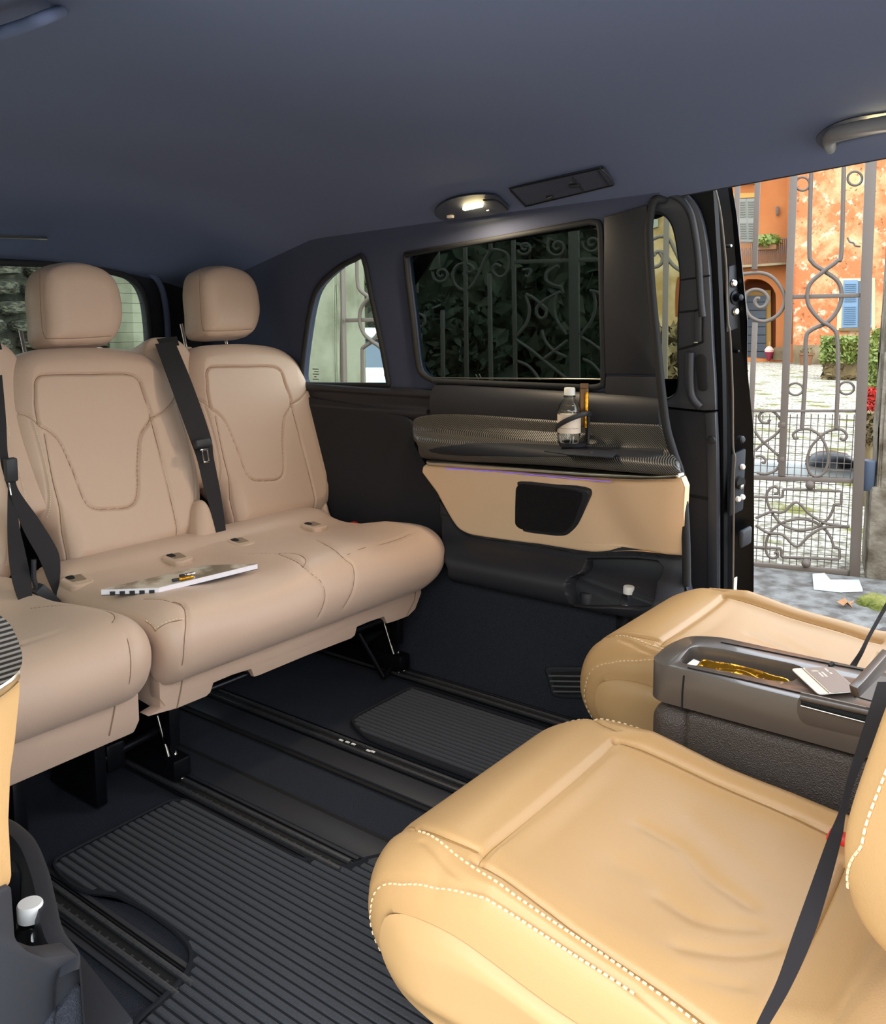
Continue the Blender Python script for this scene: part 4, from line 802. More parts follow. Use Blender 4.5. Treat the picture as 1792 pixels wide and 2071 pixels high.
# belts hanging across the front seats
def near_pt(px, py, z, f): p = px_z(px, py, z); return CAM + (p - CAM) * f
def strap(name, root, E, z):
    A = np.array([near_pt(a, b, z, f) for a, b, c, d, f in E]); B = np.array([near_pt(c, d, z, f) for a, b, c, d, f in E]); A, B = cr(A, 8), cr(B, 8)
    return ribbon(name, (A + B) / 2, (B - A) / 2, 0.0009, M_BELT, root)
strap('seat_belt', fseat, [(1775, 1380, 1830, 1380, .70), (1752, 1452, 1800, 1440, .72), (1718, 1560, 1738, 1560, .76), (1697, 1640, 1712, 1640, .80), (1676, 1690, 1703, 1694, .83), (1640, 1790, 1675, 1800, .87), (1604, 1890, 1643, 1900, .90), (1571, 1985, 1600, 1995, .92), (1530, 2071, 1556, 2071, .93), (1495, 2150, 1508, 2150, .94)], 0.45)
strap('seat_belt', f2, [(1800, 1205, 1806, 1208, .80), (1780, 1240, 1786, 1243, .84), (1755, 1285, 1761, 1288, .88), (1738, 1318, 1746, 1321, .91), (1719, 1345, 1733, 1347, .94), (1700, 1375, 1722, 1378, .96)], 0.45)
bkl = px_z(1708, 1652, 0.47); r_ = box('belt_buckle', bkl + [0.006, 0.0, -0.062], (0.03, 0.045, 0.06), M_BLK, fseat, None, 0.006); box('release_button', bkl + [-0.002, 0, -0.029], (0.024, 0.035, 0.008), M_RED, r_, None, 0.002)
plate('seat_lever', [px_z(x, y, 0.34) for x, y in [(1752, 1281), (1786, 1266), (1830, 1275), (1830, 1310), (1792, 1300)]], (0, 0, -0.05), M_BLK, f2, bev=0.006)
# ================================================================== centre console between the front seats
cn = thing('console', 'dark brown centre console between the two beige front seats', 'console', (1.395, 0.30, 0.0))
x0, x1, yf, yb, zt_ = 1.312, 1.482, 0.578, -0.10, 0.552
x1 = 1.497
b = bmesh.new(); add_box(b, ((x0 + x1) / 2, 0.20, 0.243), (x1 - x0 - 0.008, 0.62, 0.478), bev=0.012, seg=3); from_bm('body', b, M_CONG, cn)
b = bmesh.new(); add_box(b, ((x0 + x1) / 2, 0.533, 0.243), (x1 - x0 - 0.002, 0.072, 0.478), bev=0.028, seg=5); from_bm('front_cap', b, M_CONG, cn)
rr = fillet([(x0, yb, zt_), (x0, 0.552, zt_), (1.330, 0.572, zt_), (1.408, 0.577, zt_), (1.470, 0.565, zt_), (x1, 0.52, zt_), (x1, yb, zt_)], 0.02, 5)
st = fillet([px_z(x, y, zt_) for x, y in [(1371, 1340), (1398, 1306), (1450, 1310), (1612, 1344), (1634, 1356), (1600, 1380), (1560, 1376), (1420, 1348)]], 0.022, 5)
hc = st.mean(0); lid = plate('lid', rr, (0, 0, -0.062), M_CONT, cn, holes=[st], bev=0.011)
plate('tray_floor', [hc + (p - hc) * 1.06 - [0, 0, 0.03] for p in st], (0, 0, -0.004), M_CON, cn)
for L, w in (([(1393, 1350), (1383, 1368), (1380, 1400), (1379, 1437)], .0016), ([(1393, 1351), (1500, 1374), (1620, 1402), (1770, 1434)], .0012)):
    tube('lid_joint', [px_x(x, y, x0 - 0.0005) if L[0][1] == 1350 and y > 1352 else px_z(x, y, zt_ + 0.0006) for x, y in L], w, M_SLOT, cn, seg=6)
for P in ([(1458, 1299), (1560, 1319), (1680, 1343), (1780, 1362)],): tube('lid_joint', [px_z(x, y, zt_ + 0.0006) for x, y in P], .0012, M_SLOT, cn, seg=6)
plate('latch_tab', [px_z(x, y, zt_ + .0005) for x, y in [(1675, 1346), (1682, 1340), (1688, 1344), (1680, 1350)]], (0, 0, 0.003), M_SLOT, cn)
ho = fillet([px_x(x, y, x0 - 0.001) for x, y in [(1616, 1403), (1612, 1440), (1624, 1462), (1780, 1498), (1800, 1460), (1790, 1440)]], 0.012, 4)
hg = plate('grip_recess', ho, (-0.003, 0, 0), M_CON, cn, bev=0.001)
tube('grip_shadow', [px_x(x, y, x0 - 0.004) for x, y in [(1622, 1418), (1700, 1440), (1790, 1464)]], 0.006, M_SLOT, hg, seg=6)
tube('grip_bar', [px_x(x, y, x0 - 0.007) for x, y in [(1620, 1408), (1700, 1426), (1790, 1446)]], 0.0065, M_CONT, hg, seg=10)
tube('grip_edge', [px_x(x, y, x0 - 0.007) for x, y in [(1620, 1427), (1700, 1448), (1790, 1471)]], 0.0016, M_CHROME, hg, seg=8)
fp = [px_y(x, y, 0.235) for x, y in [(1738, 1412), (1734, 1392), (1748, 1378), (1800, 1318), (1812, 1330), (1800, 1350)]]
plate('cup_holder_flap', fp, (0.006, 0.012, 0.0), M_CON, cn, bev=0.002)
plate('cup_recess', fillet([px_z(x, y, zt_ + 0.0005) for x, y in [(1728, 1408), (1752, 1372), (1775, 1366), (1830, 1380), (1800, 1428)]], 0.01, 4), (0, 0, 0.001), M_CONT, cn)
tube('lid_joint', [px_z(x, y, zt_ + 0.0015) for x, y in [(1729, 1408), (1742, 1386), (1752, 1373), (1775, 1367)]], .0016, M_SLOT, cn, seg=6)
gp = thing('snack_packet', 'gold foil snack packet lying in the console tray', 'packet', px_z(1510, 1362, zt_ - 0.05), 'gold snack packets')
gz = zt_ - 0.019; gs = Sweep('x', [(0.36, gz), (0.515, gz)], smooth=False)
pad('wrapper', gs, [(1.352, 0.0), (1.352, gs.L), (1.402, gs.L), (1.398, 0.0)], 0.016, 0.02, M_GOLD, gp, nu=24, nv=40, bump=lambda u, s, d: 0.004 * np.sin(u * 260 + np.sin(s * 60) * 2) * np.clip(d / 0.01, 0, 1), rings=[(0, -0.002)])
plate('crimp', [(1.352, 0.515, gz + .002), (1.402, 0.515, gz + .002), (1.404, 0.53, gz + .004), (1.35, 0.53, gz + .004)], (0, 0, 0.001), M_ALU, gp)
cz = zt_ + 0.006
cl = [px_z(x, y, cz) for x, y in [(1600, 1352), (1684, 1349), (1736, 1397), (1656, 1404)]]
cdt = thing('card', 'brown and white plastic card lying on the console lid', 'card', sum(cl) / 4)
plate('card_body', fillet(cl, 0.007, 4), (0, 0, -0.0015), M_CARDW, cdt)
lp_ = lambda a, b: (cl[0] * (1 - a) + cl[1] * a) * (1 - b) + (cl[3] * (1 - a) + cl[2] * a) * b
plate('brown_print', fillet([lp_(.31, .0) + [0, 0, .0003], lp_(.985, .0) + [0, 0, .0003], lp_(.985, 1) + [0, 0, .0003], lp_(.31, 1) + [0, 0, .0003]], 0.005, 4), (0, 0, 0.0002), M_CARD, cdt)
plate('gold_line', [lp_(.25, .0) + [0, 0, .0003], lp_(.27, .0) + [0, 0, .0003], lp_(.27, 1) + [0, 0, .0003], lp_(.25, 1) + [0, 0, .0003]], (0, 0, 0.0002), M_CREAM, cdt)
for k in range(3): tube('emblem_wave', [lp_(.47 + .03 * k * 0 + (.03 + .022 * k) * math.cos(a) * 1.4, .20 + (.03 + .022 * k) * math.sin(a)) + [0, 0, .0006] for a in np.linspace(-2.6, -0.2, 9)], 0.0005, M_CARDW, cdt, seg=6)
for a0, b0, a1, b1_ in ((.62, .20, .62, .40), (.53, .22, .53, .40), (.78, .06, .78, .20), (.80, .23, .80, .30)):
    bar('print_line', lp_(a0, b0) + [0, 0, .0006], lp_(a1, b1_) + [0, 0, .0006], 0.003, 0.0003, M_CARDW, cdt, bev=0)
# ================================================================== bottles, cup holder, packets
def bottle(loc, label, loc_label=True):
    r = thing('water_bottle', label, 'bottle', loc, 'small water bottles'); R0 = 0.0315
    prof = [(0.0, 0.006), (0.012, 0.002), (0.020, 0.0), (0.027, 0.004), (0.0305, 0.014), (R0, 0.022), (R0, 0.088), (R0 - 0.001, 0.098), (0.027, 0.112), (0.020, 0.123), (0.0135, 0.131), (0.0125, 0.136), (0.0125, 0.147)]
    lathe('bottle_body', prof, loc, M_PET, r)
    lathe('water', [(0.0, 0.008), (0.019, 0.003), (0.026, 0.007), (0.0295, 0.016), (0.0305, 0.024), (0.0305, 0.088), (0.0300, 0.097), (0.0262, 0.110), (0.0, 0.110)], loc, M_WATER, r)
    for k in range(5):
        a = 2 * math.pi * k / 5 + 0.3; c, s_ = math.cos(a), math.sin(a)
        tube('base_rib', [(loc[0] + 0.012 * c, loc[1] + 0.012 * s_, loc[2] + 0.004), (loc[0] + 0.026 * c, loc[1] + 0.026 * s_, loc[2] + 0.008), (loc[0] + 0.0315 * c, loc[1] + 0.0315 * s_, loc[2] + 0.028)], 0.0018, M_WHITE, r, seg=5)
    lathe('neck_ring', [(0.0125, 0.133), (0.0165, 0.133), (0.0165, 0.1355), (0.0125, 0.1355)], loc, M_PET, r)
    lathe('cap', [(0.0, 0.158), (0.0135, 0.158), (0.0148, 0.156), (0.0150, 0.140), (0.0150, 0.138)], loc, M_WHITE, r)
    if loc_label:
        lb = lathe('paper_label', [(R0 + 0.0005, 0.036), (R0 + 0.0005, 0.086)], loc, M_LABEL, r, seg=40)
        d = np.array(loc) - CAM; base = math.atan2(-d[1], -d[0]); s_ = 'is the world\'s first luxury water'
        tx = []
        for i, ch in enumerate(s_):
            a = base + (i - len(s_) / 2) * 0.058; n = Vector((math.cos(a), math.sin(a), 0))
            if ch != ' ': tx.append(txt('label_text', ch, 0.0042, Vector(loc) + n * (R0 + 0.0008) + Vector((0, 0, 0.050)), (-math.sin(a), math.cos(a), 0), (0, 0, 1), M_GOLDD, lb, 0.0001))
        if loc_label: join_text(tx, lb)
    return r
B1 = px_x(1150, 901, 2.122); bottle(tuple(B1), 'small clear water bottle with cream label in the cup holder on the shelf')
bottle(tuple(px_x(1272, 1187, 2.15) - [0, 0, 0.156]), 'water bottle with white cap down in the right side pocket', False)
lbp = px_z(61, 1838, 0.398); bottle((lbp[0], lbp[1], lbp[2] - 0.150), 'water bottle with white cap in the left door post pocket', False)
hc_ = B1 + [0.007, -0.009, 0]
hd_ = thing('cup_holder', 'black plastic clip-on cup holder around the labelled bottle on the shelf', 'cup holder', (hc_[0], hc_[1], B1[2] - 0.012))
lathe('base', [(0.0, -0.002), (0.030, -0.002), (0.037, 0.003), (0.039, 0.012), (0.037, 0.013), (0.033, 0.002)], (hc_[0], hc_[1], B1[2] - 0.003), M_BLK, hd_)
ringp = []
for a in np.linspace(0, 2 * math.pi, 48, endpoint=False):
    d = np.array([math.cos(a), math.sin(a), 0]) * 0.046; ringp.append(hc_ + d + [0, 0, 0.066 - 0.012 * math.sin(a) * 1 - 0.004 * math.cos(a)])
ringp = np.array(ringp); ringp[:, 2] += -0.018 * (ringp[:, 1] - hc_[1]) / 0.041 * 0.6 + 0.0
tube('ring', ringp, 0.0055, M_BLK, hd_, seg=8, closed=True, flat=(1.3, 0.5), up=(0, 0, 1))
V = []; F = []
for i, t in enumerate(np.linspace(0, 1, 16)):
    half = 0.55 - 0.15 * math.sin(t * math.pi)
    for a in np.linspace(-half, half, 9):
        aa = -0.9 + a; V.append(hc_ + np.array([math.cos(aa), math.sin(aa), 0]) * (0.045) + [0, 0, 0.004 + 0.078 * t])
for i in range(15):
    for j in range(8): F.append((i * 9 + j, i * 9 + j + 1, i * 9 + j + 10, i * 9 + j + 9))
st_ = mesh('stem', V, F, M_BLK, hd_); md = st_.modifiers.new('t', 'SOLIDIFY'); md.thickness = 0.005
plate('shelf_clip', [px_z(x, y, B1[2] - 0.006) for x, y in [(1100, 914), (1180, 908), (1250, 916), (1238, 927), (1150, 921)]], (0, 0, 0.003), M_BLK2, hd_, bev=0.001)
box('clip_light', px_z(1196, 915, B1[2] - 0.002), (0.008, 0.006, 0.002), M_ALU, hd_, None, 0)
pk_ = px_x(1180, 862, 2.15); g2_ = thing('snack_packet', 'tall gold foil snack bar tucked behind the bottle in the cup holder', 'packet', pk_, 'gold snack packets')
rz = basis((0.55, -0.83, 0)); box('wrapper', pk_ + [0, 0, 0.052], (0.024, 0.012, 0.105), M_GOLDD, g2_, rz, 0.004, 2); box('gold_side', pk_ + [-0.004, -0.010, 0.045], (0.010, 0.013, 0.10), M_GOLD, g2_, rz, 0.004, 2); box('crimp', pk_ + [0, 0, 0.110], (0.022, 0.002, 0.014), M_GOLDD, g2_, rz, 0)
pq = px_x(1300, 1200, 2.16); g3 = thing('snack_packet', 'brown paper snack packet standing in the right side pocket', 'packet', pq - [0, 0, 0.09], 'gold snack packets')
plate('wrapper', [pq + [0, -0.022, -0.08], pq + [0, 0.012, -0.08], pq + [0, 0.016, 0.018], pq + [0, 0.006, 0.010], pq + [0, -0.022, -0.004]], (0.010, 0, 0), M_GOLDD, g3, bev=0.001)
# ================================================================== magazine and sticks on the bench
mz = 0.470
A_, B_, C_ = px_z(521, 1150, mz), px_z(322, 1199, mz), px_z(205, 1203, mz); Dd = A_ + (C_ - B_)
mg = thing('magazine', 'thick glossy magazine lying on the rear bench cushion', 'magazine', (A_ + C_) / 2)
pages = plate('pages', [A_, B_, C_, Dd], (0, 0, 0.012), M_PAPER, mg)
cov = plate('cover', [p + np.array([0, 0, 0.0121]) for p in (A_, B_, C_, Dd)], (0, 0, 0.0012), mat('magazine_cover', 'c9bfae', 0.25, spec=0.5, var=(14, '857766', 0.45, 0.6)), mg)
plate('back_cover', [p + np.array([0, 0, -0.0016]) for p in (A_, B_, C_, Dd)], (0, 0, 0.0012), M_BLK, mg)
for k in range(5):
    a = B_ + (C_ - B_) * (0.08 + 0.17 * k); bar('spine_print', a + [-0.0012, -0.0012, 0.003], a + (C_ - B_) * 0.09 + [-0.0012, -0.0012, 0.003], 0.003, 0.009, M_BLK, mg, bev=0)
for nm, pts, m_, lab in (('white_stick', [(363, 1165), (394, 1159)], M_CHROME, 'small white and black stick lying on the magazine, farther one'), ('gold_stick', [(348, 1174), (391, 1166)], M_GOLD, 'small gold and black stick lying on the magazine, nearer one')):
    a, b = px_z(*pts[0], mz + 0.018), px_z(*pts[1], mz + 0.018); r = thing('sugar_stick' if 0 else 'pen_stick', lab, 'stick', (a + b) / 2 - [0, 0, 0.004], 'sticks on the magazine')
    bar('shaft', a + (b - a) * 0.3, b, 0.010, 0.007, m_, r); bar('tip', a, a + (b - a) * 0.3, 0.009, 0.0065, M_BLK, r)
# ================================================================== ceiling fittings
def ceil_pt(px, py, off=0.0):
    r = ray(px, py); best = None
    for t in np.linspace(0.3, 4, 3000):
        p = CAM + r * t
        if p[2] >= ceil_z(p[0], p[1]) - off and XA < p[0] < XB: return p
    return px_x(px, py, 2.19)
lm = thing('reading_lamp', 'lit oval reading lamp on the headliner above the dark side window', 'lamp', ceil_pt(957, 430))
def drape(name, L, off, th, m, parent, n=3):
    P = [ceil_pt(x, y, off) for x, y in L]; c = sum(P) / len(P); V = [np.array(c)]; F = []
    ctr = np.array(L).mean(0); K = 6; n = len(L); V = []
    for k in range(K + 1):
        for x, y in L: q_ = np.array([x, y]) + (ctr - [x, y]) * (k / K); V.append(ceil_pt(q_[0], q_[1], off))
    for k in range(K):
        for i in range(n): j = (i + 1) % n; F.append((k * n + i, k * n + j, (k + 1) * n + j, (k + 1) * n + i))
    b0 = len(V)
    for x, y in L: V.append(ceil_pt(x, y, 0.0) + [0, 0, 0.01])
    for i in range(n): j = (i + 1) % n; F.append((j, i, b0 + i, b0 + j))
    o = mesh(name, V, F, m, parent, sharp=40); return o
drape('housing', cr([(880, 436), (886, 418), (915, 402), (960, 394), (1000, 395), (1018, 408), (1030, 425), (1000, 434), (950, 441), (905, 447)], 3, True), 0.014, 0, M_FIT, lm)
e1, e2 = ceil_pt(938, 422.5, 0.02), ceil_pt(975, 414.5, 0.02); bar('diffuser', e1, e2, 0.012, 0.010, M_LAMP, lm, bev=0.003)
def lamp_light(p, e, parent, d=(0, 0, -1)):
    l = bpy.data.lights.new('lamp_light', 'AREA'); l.energy = e; l.size = 0.04; l.color = (1.0, 0.80, 0.55); o = bpy.data.objects.new('lamp_light', l); COL.objects.link(o); o.parent = parent
    o.location = Vector(p) - Vector(root_loc(parent)); o.rotation_euler = Vector(d).to_track_quat('-Z', 'Y').to_euler()
lamp_light(ceil_pt(957, 418, 0.04), 1.6, lm, (-0.25, -0.1, -1))
box('lens', ceil_pt(911, 438, 0.018), (0.012, 0.022, 0.010), M_LABEL, lm, None, 0.003); box('switch', ceil_pt(988, 426, 0.018), (0.008, 0.010, 0.006), M_CHROME, lm, None, 0.002)
tube('housing_rim', [ceil_pt(x, y, 0.018) for x, y in cr([(978, 405), (1000, 405), (1014, 412), (1026, 424)], 4)], 0.003, M_BLK, lm, seg=6)
cv = thing('overhead_panel', 'dark oblong air vent panel on the headliner right of the lit lamp', 'vent', ceil_pt(1135, 382))
drape('panel', fillet([(1028, 384), (1222, 338), (1244, 374), (1062, 420)], 8, 4), 0.010, 0, M_FIT, cv)
for P, m_, w in (([(1214, 339), (1224, 346), (1243, 373)], M_STEEL, .0014), ([(1158, 359), (1180, 388)], M_BLK, .002), ([(1210, 347), (1231, 375)], M_BLK, .002), ([(1033, 385), (1064, 418)], M_SLOT, .002), ([(1062, 418), (1240, 375)], M_SLOT, .002), ([(1030, 382), (1220, 340)], M_SLOT, .002)):
    tube('panel_line', [ceil_pt(x, y, 0.012) for x, y in resample(P, 12)], w, m_, cv, seg=6)
box('thumb_wheel', ceil_pt(1162, 376, 0.014), (0.014, 0.03, 0.008), M_BLK, cv, None, 0.002); box('thumb_wheel', ceil_pt(1112, 399, 0.014), (0.01, 0.02, 0.008), M_BLK, cv, None, 0.002)
bar('highlight_edge', ceil_pt(1106, 402, 0.019), ceil_pt(1116, 397, 0.019), 0.003, 0.003, M_STEEL, cv); box('highlight_edge', ceil_pt(1155, 368, 0.019), (0.004, 0.005, 0.003), M_STEEL, cv, None, 0)
gh = thing('grab_handle', 'grey grab handle on the roof edge above the open side doorway', 'handle', ceil_pt(1680, 285), 'roof grab handles')
G = [near_pt(0, 0, 1.2, 1) * 0 + (lambda p, f: CAM + (p - CAM) * f)(ceil_pt(x, y), f) for x, y, f in [(1680, 297, 1.0), (1676, 283, .955), (1690, 272, .945), (1730, 262, .94), (1800, 249, .94), (1900, 230, .94), (2000, 212, .95), (2020, 225, 1.0)]]
tube('grip', cr(G, 6), 0.016, M_GRIP, gh, seg=12, flat=(1.0, 0.75))
drape('recess', cr([(1652, 290), (1656, 272), (1690, 250), (1740, 236), (1830, 222), (1960, 196), (1980, 210), (1830, 258), (1700, 290), (1675, 303)], 3, True), 0.003, 0, M_FIT, gh)
bar('light_strip', ceil_pt(1752, 259, 0.012), ceil_pt(1860, 238, 0.012), 0.014, 0.008, M_LAMP, gh, bev=0.002)
lamp_light(ceil_pt(1800, 250, 0.06), 0.7, gh, (-0.1, 0, -1))
g4 = thing('grab_handle', 'grey grab handle at the top left corner of the roof', 'handle', ceil_pt(60, 60), 'roof grab handles')
P_ = cr([ceil_pt(x, y, o_) for x, y, o_ in [(-140, 110, 0.0), (-100, 85, 0.03), (-20, 72, 0.035), (40, 55, 0.035), (95, 34, 0.03), (122, 24, 0.0)]], 6); tube('grip', P_, 0.010, M_HEAD, g4, seg=10, flat=(0.8, 1))
bar('light_strip', ceil_pt(-250, 128, 0.03), ceil_pt(-190, 112, 0.03), 0.014, 0.006, M_LAMP, g4, bev=0.002); lamp_light(ceil_pt(-230, 130, 0.10), 1.1, g4, (1.0, 0.2, -0.62))  # unseen strip and lamp added to brighten the right side panel
g5 = thing('grab_handle', 'thin pale handle across the rear headliner at the left edge', 'handle', ceil_pt(20, 480), 'roof grab handles')
P_ = cr([ceil_pt(x, y, o_) for x, y, o_ in [(-160, 466, 0.0), (-120, 470, 0.02), (0, 478, 0.022), (60, 480, 0.02), (92, 482, 0.004)]], 6); tube('grip', P_, 0.009, M_ALU, g5, seg=10, flat=(0.6, 1))
# ================================================================== floor rails and mats
def rail(x, y0, y1, label, wl=0.045, wr_=0.045, z=0.006):
    r = thing('seat_rail', label, 'rail', (x, (y0 + y1) / 2, 0), 'floor rails'); ym, ly = (y0 + y1) / 2, y1 - y0
    b = bmesh.new(); add_box(b, (x + (wr_ - wl) / 2, ym, z / 2), (wl + wr_, ly, z), bev=0.002)
    from_bm('base_plate', b, M_BLK, r)
    box('slot', (x, ym, z + 0.0008), (0.020, ly, 0.0016), M_SLOT, r, None, 0)
    for s in (-1, 1):
        box('lip', (x + s * 0.015, ym, z + 0.004), (0.010, ly, 0.008), M_RAIL, r, None, 0.002); box('rib', (x + s * 0.026, ym, z + 0.0012), (0.002, ly, 0.0024), M_METB, r, None, 0); box('rib', (x + s * 0.032, ym, z + 0.0012), (0.002, ly, 0.0024), M_METB, r, None, 0)
    b = bmesh.new(); k = y0 + 0.015
    while k < y1: add_box(b, (x - 0.006, k, z + 0.0022), (0.006, 0.006, 0.002)); k += 0.025
    props(from_bm('locking_tooth', b, M_RAIL, r), kind='stuff'); return r
rail(0.813, 1.145, 2.55, 'black metal floor rail in the mat cut-out at lower left', z=0.004)
r1_ = rail(1.217, 1.165, 2.55, 'black metal floor rail beside the big ribbed mat, under the bench leg', 0.03, 0.045)
r2_ = rail(1.605, 0.9, 2.55, 'black metal floor rail in the middle of the floor, with white scuffs', 0.045, 0.03)
rail(2.055, 0.6, 2.55, 'black metal floor rail along the carpeted wall by the far ribbed mat', 0.03, 0.045)
for rr_, P in ((r1_, [(606, 1692), (688, 1729)]),):
    a, b_ = [px_z(x, y, 0.0078) for x, y in P]; tube('scale_mark', [a + [0.0, 0.012, 0], a, b_, b_ + [0, 0.012, 0]] if 0 else [a + [-.008, 0, 0], a, b_, b_ + [-.008, 0, 0]], 0.0008, M_STEEL, rr_, seg=4)
for x, y in ((690, 1497), (703, 1501), (715, 1505), (745, 1518), (754, 1520)): box('scuff', px_z(x, y, 0.016), (0.006, 0.012, 0.002), M_WHITE, r2_, None, 0)
for i, (xa, xb) in enumerate(((1.262, 1.335), (1.50, 1.575))):
    st2 = props(box('trim_%d' % (6 + i), ((xa + xb) / 2, 1.85, 0.004), (xb - xa, 1.9, 0.008), M_BLK, None, None, 0.003), kind='structure')
for i, x in enumerate((1.345, 1.492)):
    props(box('trim_%d' % (8 + i), (x, 1.85, 0.0015), (0.012, 1.9, 0.003), M_SLOT, None, None, 0), kind='structure')
FLOORP = Sweep('x', [(0.0, 0.0), (3.0, 0.0)], smooth=False)
def fmat(label, L, x0_, per=0.0178, nu=260):
    r = thing('floor_mat', label, 'mat', (np.mean([p[0] for p in L]), np.mean([p[1] for p in L]), 0), 'ribbed floor mats')
    o = np.array(L)
    pad('ribbed_carpet', FLOORP, o, 0.004, 0.006, M_MATE, r, nu=30, nv=60, rings=[(0, -0.003)], base=0.003)
    V = []; F = []; A, B = o, np.roll(o, -1, 0); x = x0_ - per * math.ceil((x0_ - o[:, 0].min()) / per)
    while x < o[:, 0].max():
        for dx in (0.0,):
            xc, hw = x + per / 2, per / 2 - 0.0022; k = (A[:, 0] > xc) != (B[:, 0] > xc); ys = np.sort(A[k, 1] + (xc - A[k, 0]) / (B[k, 0] - A[k, 0]) * (B[k, 1] - A[k, 1]))
            for y0, y1 in zip(ys[0::2], ys[1::2]):
                y0, y1 = y0 + 0.012, y1 - 0.012
                if y1 - y0 < 0.02 or pdist(np.array([xc]), np.array([(y0 + y1) / 2]), o, True)[0] < 0.014: continue
                hw_ = hw; c = len(V); n_ = max(2, int((y1 - y0) / 0.08))
                for yy in np.linspace(y0, y1, n_): V += [(xc - hw_, yy, 0.0065), (xc - hw_ * .7, yy, 0.0098), (xc + hw_ * .7, yy, 0.0098), (xc + hw_, yy, 0.0065)]
                for q_ in range(n_ - 1):
                    for w in range(3): F.append((c + 4 * q_ + w, c + 4 * q_ + 4 + w, c + 4 * q_ + 5 + w, c + 4 * q_ + 1 + w))
        x += per
    props(mesh('rib', V, F, M_MAT, r, sharp=40), kind='stuff')
    E = np.r_[o, o[:1]]; E = resample(E, 0.02); tube('binding', [(u, v, 0.007) for u, v in E[:-1]], 0.0045, M_MATE, r, seg=6, closed=True)
    return r
m1 = [tuple(px_z(x, y, 0.006)[:2]) for x, y in [(104, 1742), (345, 1618), (372, 1618)]] + [(1.178, 1.25)] + [tuple(px_z(x, y, 0.006)[:2]) for x, y in [(640, 1738), (690, 1756), (715, 1752), (738, 1738), (764, 1733)]] + [(1.36, 1.10), (1.55, 0.95), (1.55, 0.30), (0.55, 0.30), (0.55, 0.98)]
m1 += [tuple(px_z(x, y, 0.006)[:2]) for x, y in [(270, 2071), (335, 2015), (375, 1975), (388, 1945), (385, 1915), (350, 1880), (290, 1838), (225, 1806), (185, 1808), (150, 1795), (118, 1768)]]
fmat('large ribbed charcoal mat across the floor in the foreground', fillet(m1, 0.02, 3), 0.878)
m2 = [(1.725, 1.622), (1.995, 1.625), (1.99, 0.6), (1.66, 0.6), (1.66, 1.5), (1.70, 1.59)]
fmat('smaller ribbed charcoal mat between the two rails by the right wall', fillet(m2, 0.03, 4), 1.7, 0.0178, 130)
for i, (x, y) in enumerate(((560, 1830), (600, 1862), (668, 1776), (520, 1846), (632, 1905))): pass
# ================================================================== the street and courtyard beside the van
GZ = -0.55
props(mesh('ground', [(-12, -25, GZ), (70, -25, GZ), (70, 60, GZ), (-12, 60, GZ)], [(0, 1, 2, 3)], M_GRAV, smooth=False), kind='structure')
# asphalt apron between van and gate
GP = np.array([6.16, 1.27, GZ]); GD = np.array([-0.25, 0.968, 0.0]); GD /= np.linalg.norm(GD); GN = np.array([GD[1], -GD[0], 0.0])
gpt = lambda x, y, o=0.0: on_plane(x, y, GP - GN * o, GN)
ap = [GP - GD * 9 - GN * 0.05, GP + GD * 12 - GN * 0.05, GP + GD * 12 - GN * 9, GP - GD * 9 - GN * 9]
props(plate('road', ap, (0, 0, 0.012), M_ASPH), kind='structure')
def poly(L, o=0.0): return [gpt(x, y, o) for x, y in L]
def spiral(cx, cy, r0, r1, a0, turns, n=26, sy=1.0):
    return [(cx + (r0 + (r1 - r0) * t) * math.cos(a0 + turns * 2 * math.pi * t), cy + sy * (r0 + (r1 - r0) * t) * math.sin(a0 + turns * 2 * math.pi * t)) for t in np.linspace(0, 1, n)]
sc6 = lambda L: [(1290 + x * .2801, 740 + y * .2801) for x, y in L]
gate = thing('gate', 'ornate iron gate leaf with scrolls, seen through the open side doorway', 'gate', tuple(gpt(1660, 1165)), 'gate leaves')
def gbar(name, L, r, root, closed=False, sm=True, o=0.0, flat=(1.0, 1.0)):
    P = np.array(poly(L, o)); P = cr(P, 6, closed) if sm and len(P) > 2 else resample(P, 0.02)
    return tube(name, P, r * 0.58, M_GATE, root, seg=8, closed=closed, flat=flat)
def sbar(name, a, b, w, root, o=0.0): p, q_ = poly([a, b], o); return bar(name, p, q_, w, 0.05, M_GATE, root, up=tuple(GD) if abs((q_ - p)[2]) > 0.3 else (0, 0, 1), bev=0.004)
def vbar(name, a, b, w, root, t=0.045):
    p, q_ = poly([a, b]); d = Vector(q_ - p); rot = Matrix((tuple(GD), tuple(GN), tuple(GD * 0 + [0, 0, 1]))).transposed()
    m3 = basis(d, tuple(GN)); return box(name, (p + q_) / 2, (d.length, w * 0.55, t * 0.7), M_GATE, root, m3, 0.003)
vbar('hinge_stile', (1767, 190), (1728, 1172), 0.115, gate, 0.09)
vbar('stile', (1609, 270), (1581, 962), 0.085, gate, 0.06)
vbar('bar', (1537, 250), (1526, 545), 0.062, gate); vbar('bar', (1527, 652), (1514, 962), 0.062, gate)
gbar('crossed_bar', [(1642, 270), (1641, 334), (1637, 500), (1643, 530), (1665, 547), (1693, 567), (1702, 592), (1696, 623), (1674, 651), (1640, 668), (1630, 687), (1629, 757), (1622, 866)], 0.024, gate)
gbar('crossed_bar', [(1709, 250), (1707, 320), (1702, 505), (1693, 528), (1668, 547), (1640, 572), (1633, 595), (1637, 620), (1660, 648), (1682, 662), (1693, 682), (1695, 757), (1691, 866)], 0.024, gate, o=0.02)
for x, y, rx, ry in ((1623, 372, 14, 13.5), (1729, 361, 14.5, 14), (1609, 787, 15, 12), (1712, 785, 15, 12.5)):
    gbar('ring', [(x + rx * math.cos(a), y + ry * math.sin(a)) for a in np.linspace(0, 2 * math.pi, 16, endpoint=False)], 0.013, gate, closed=True)
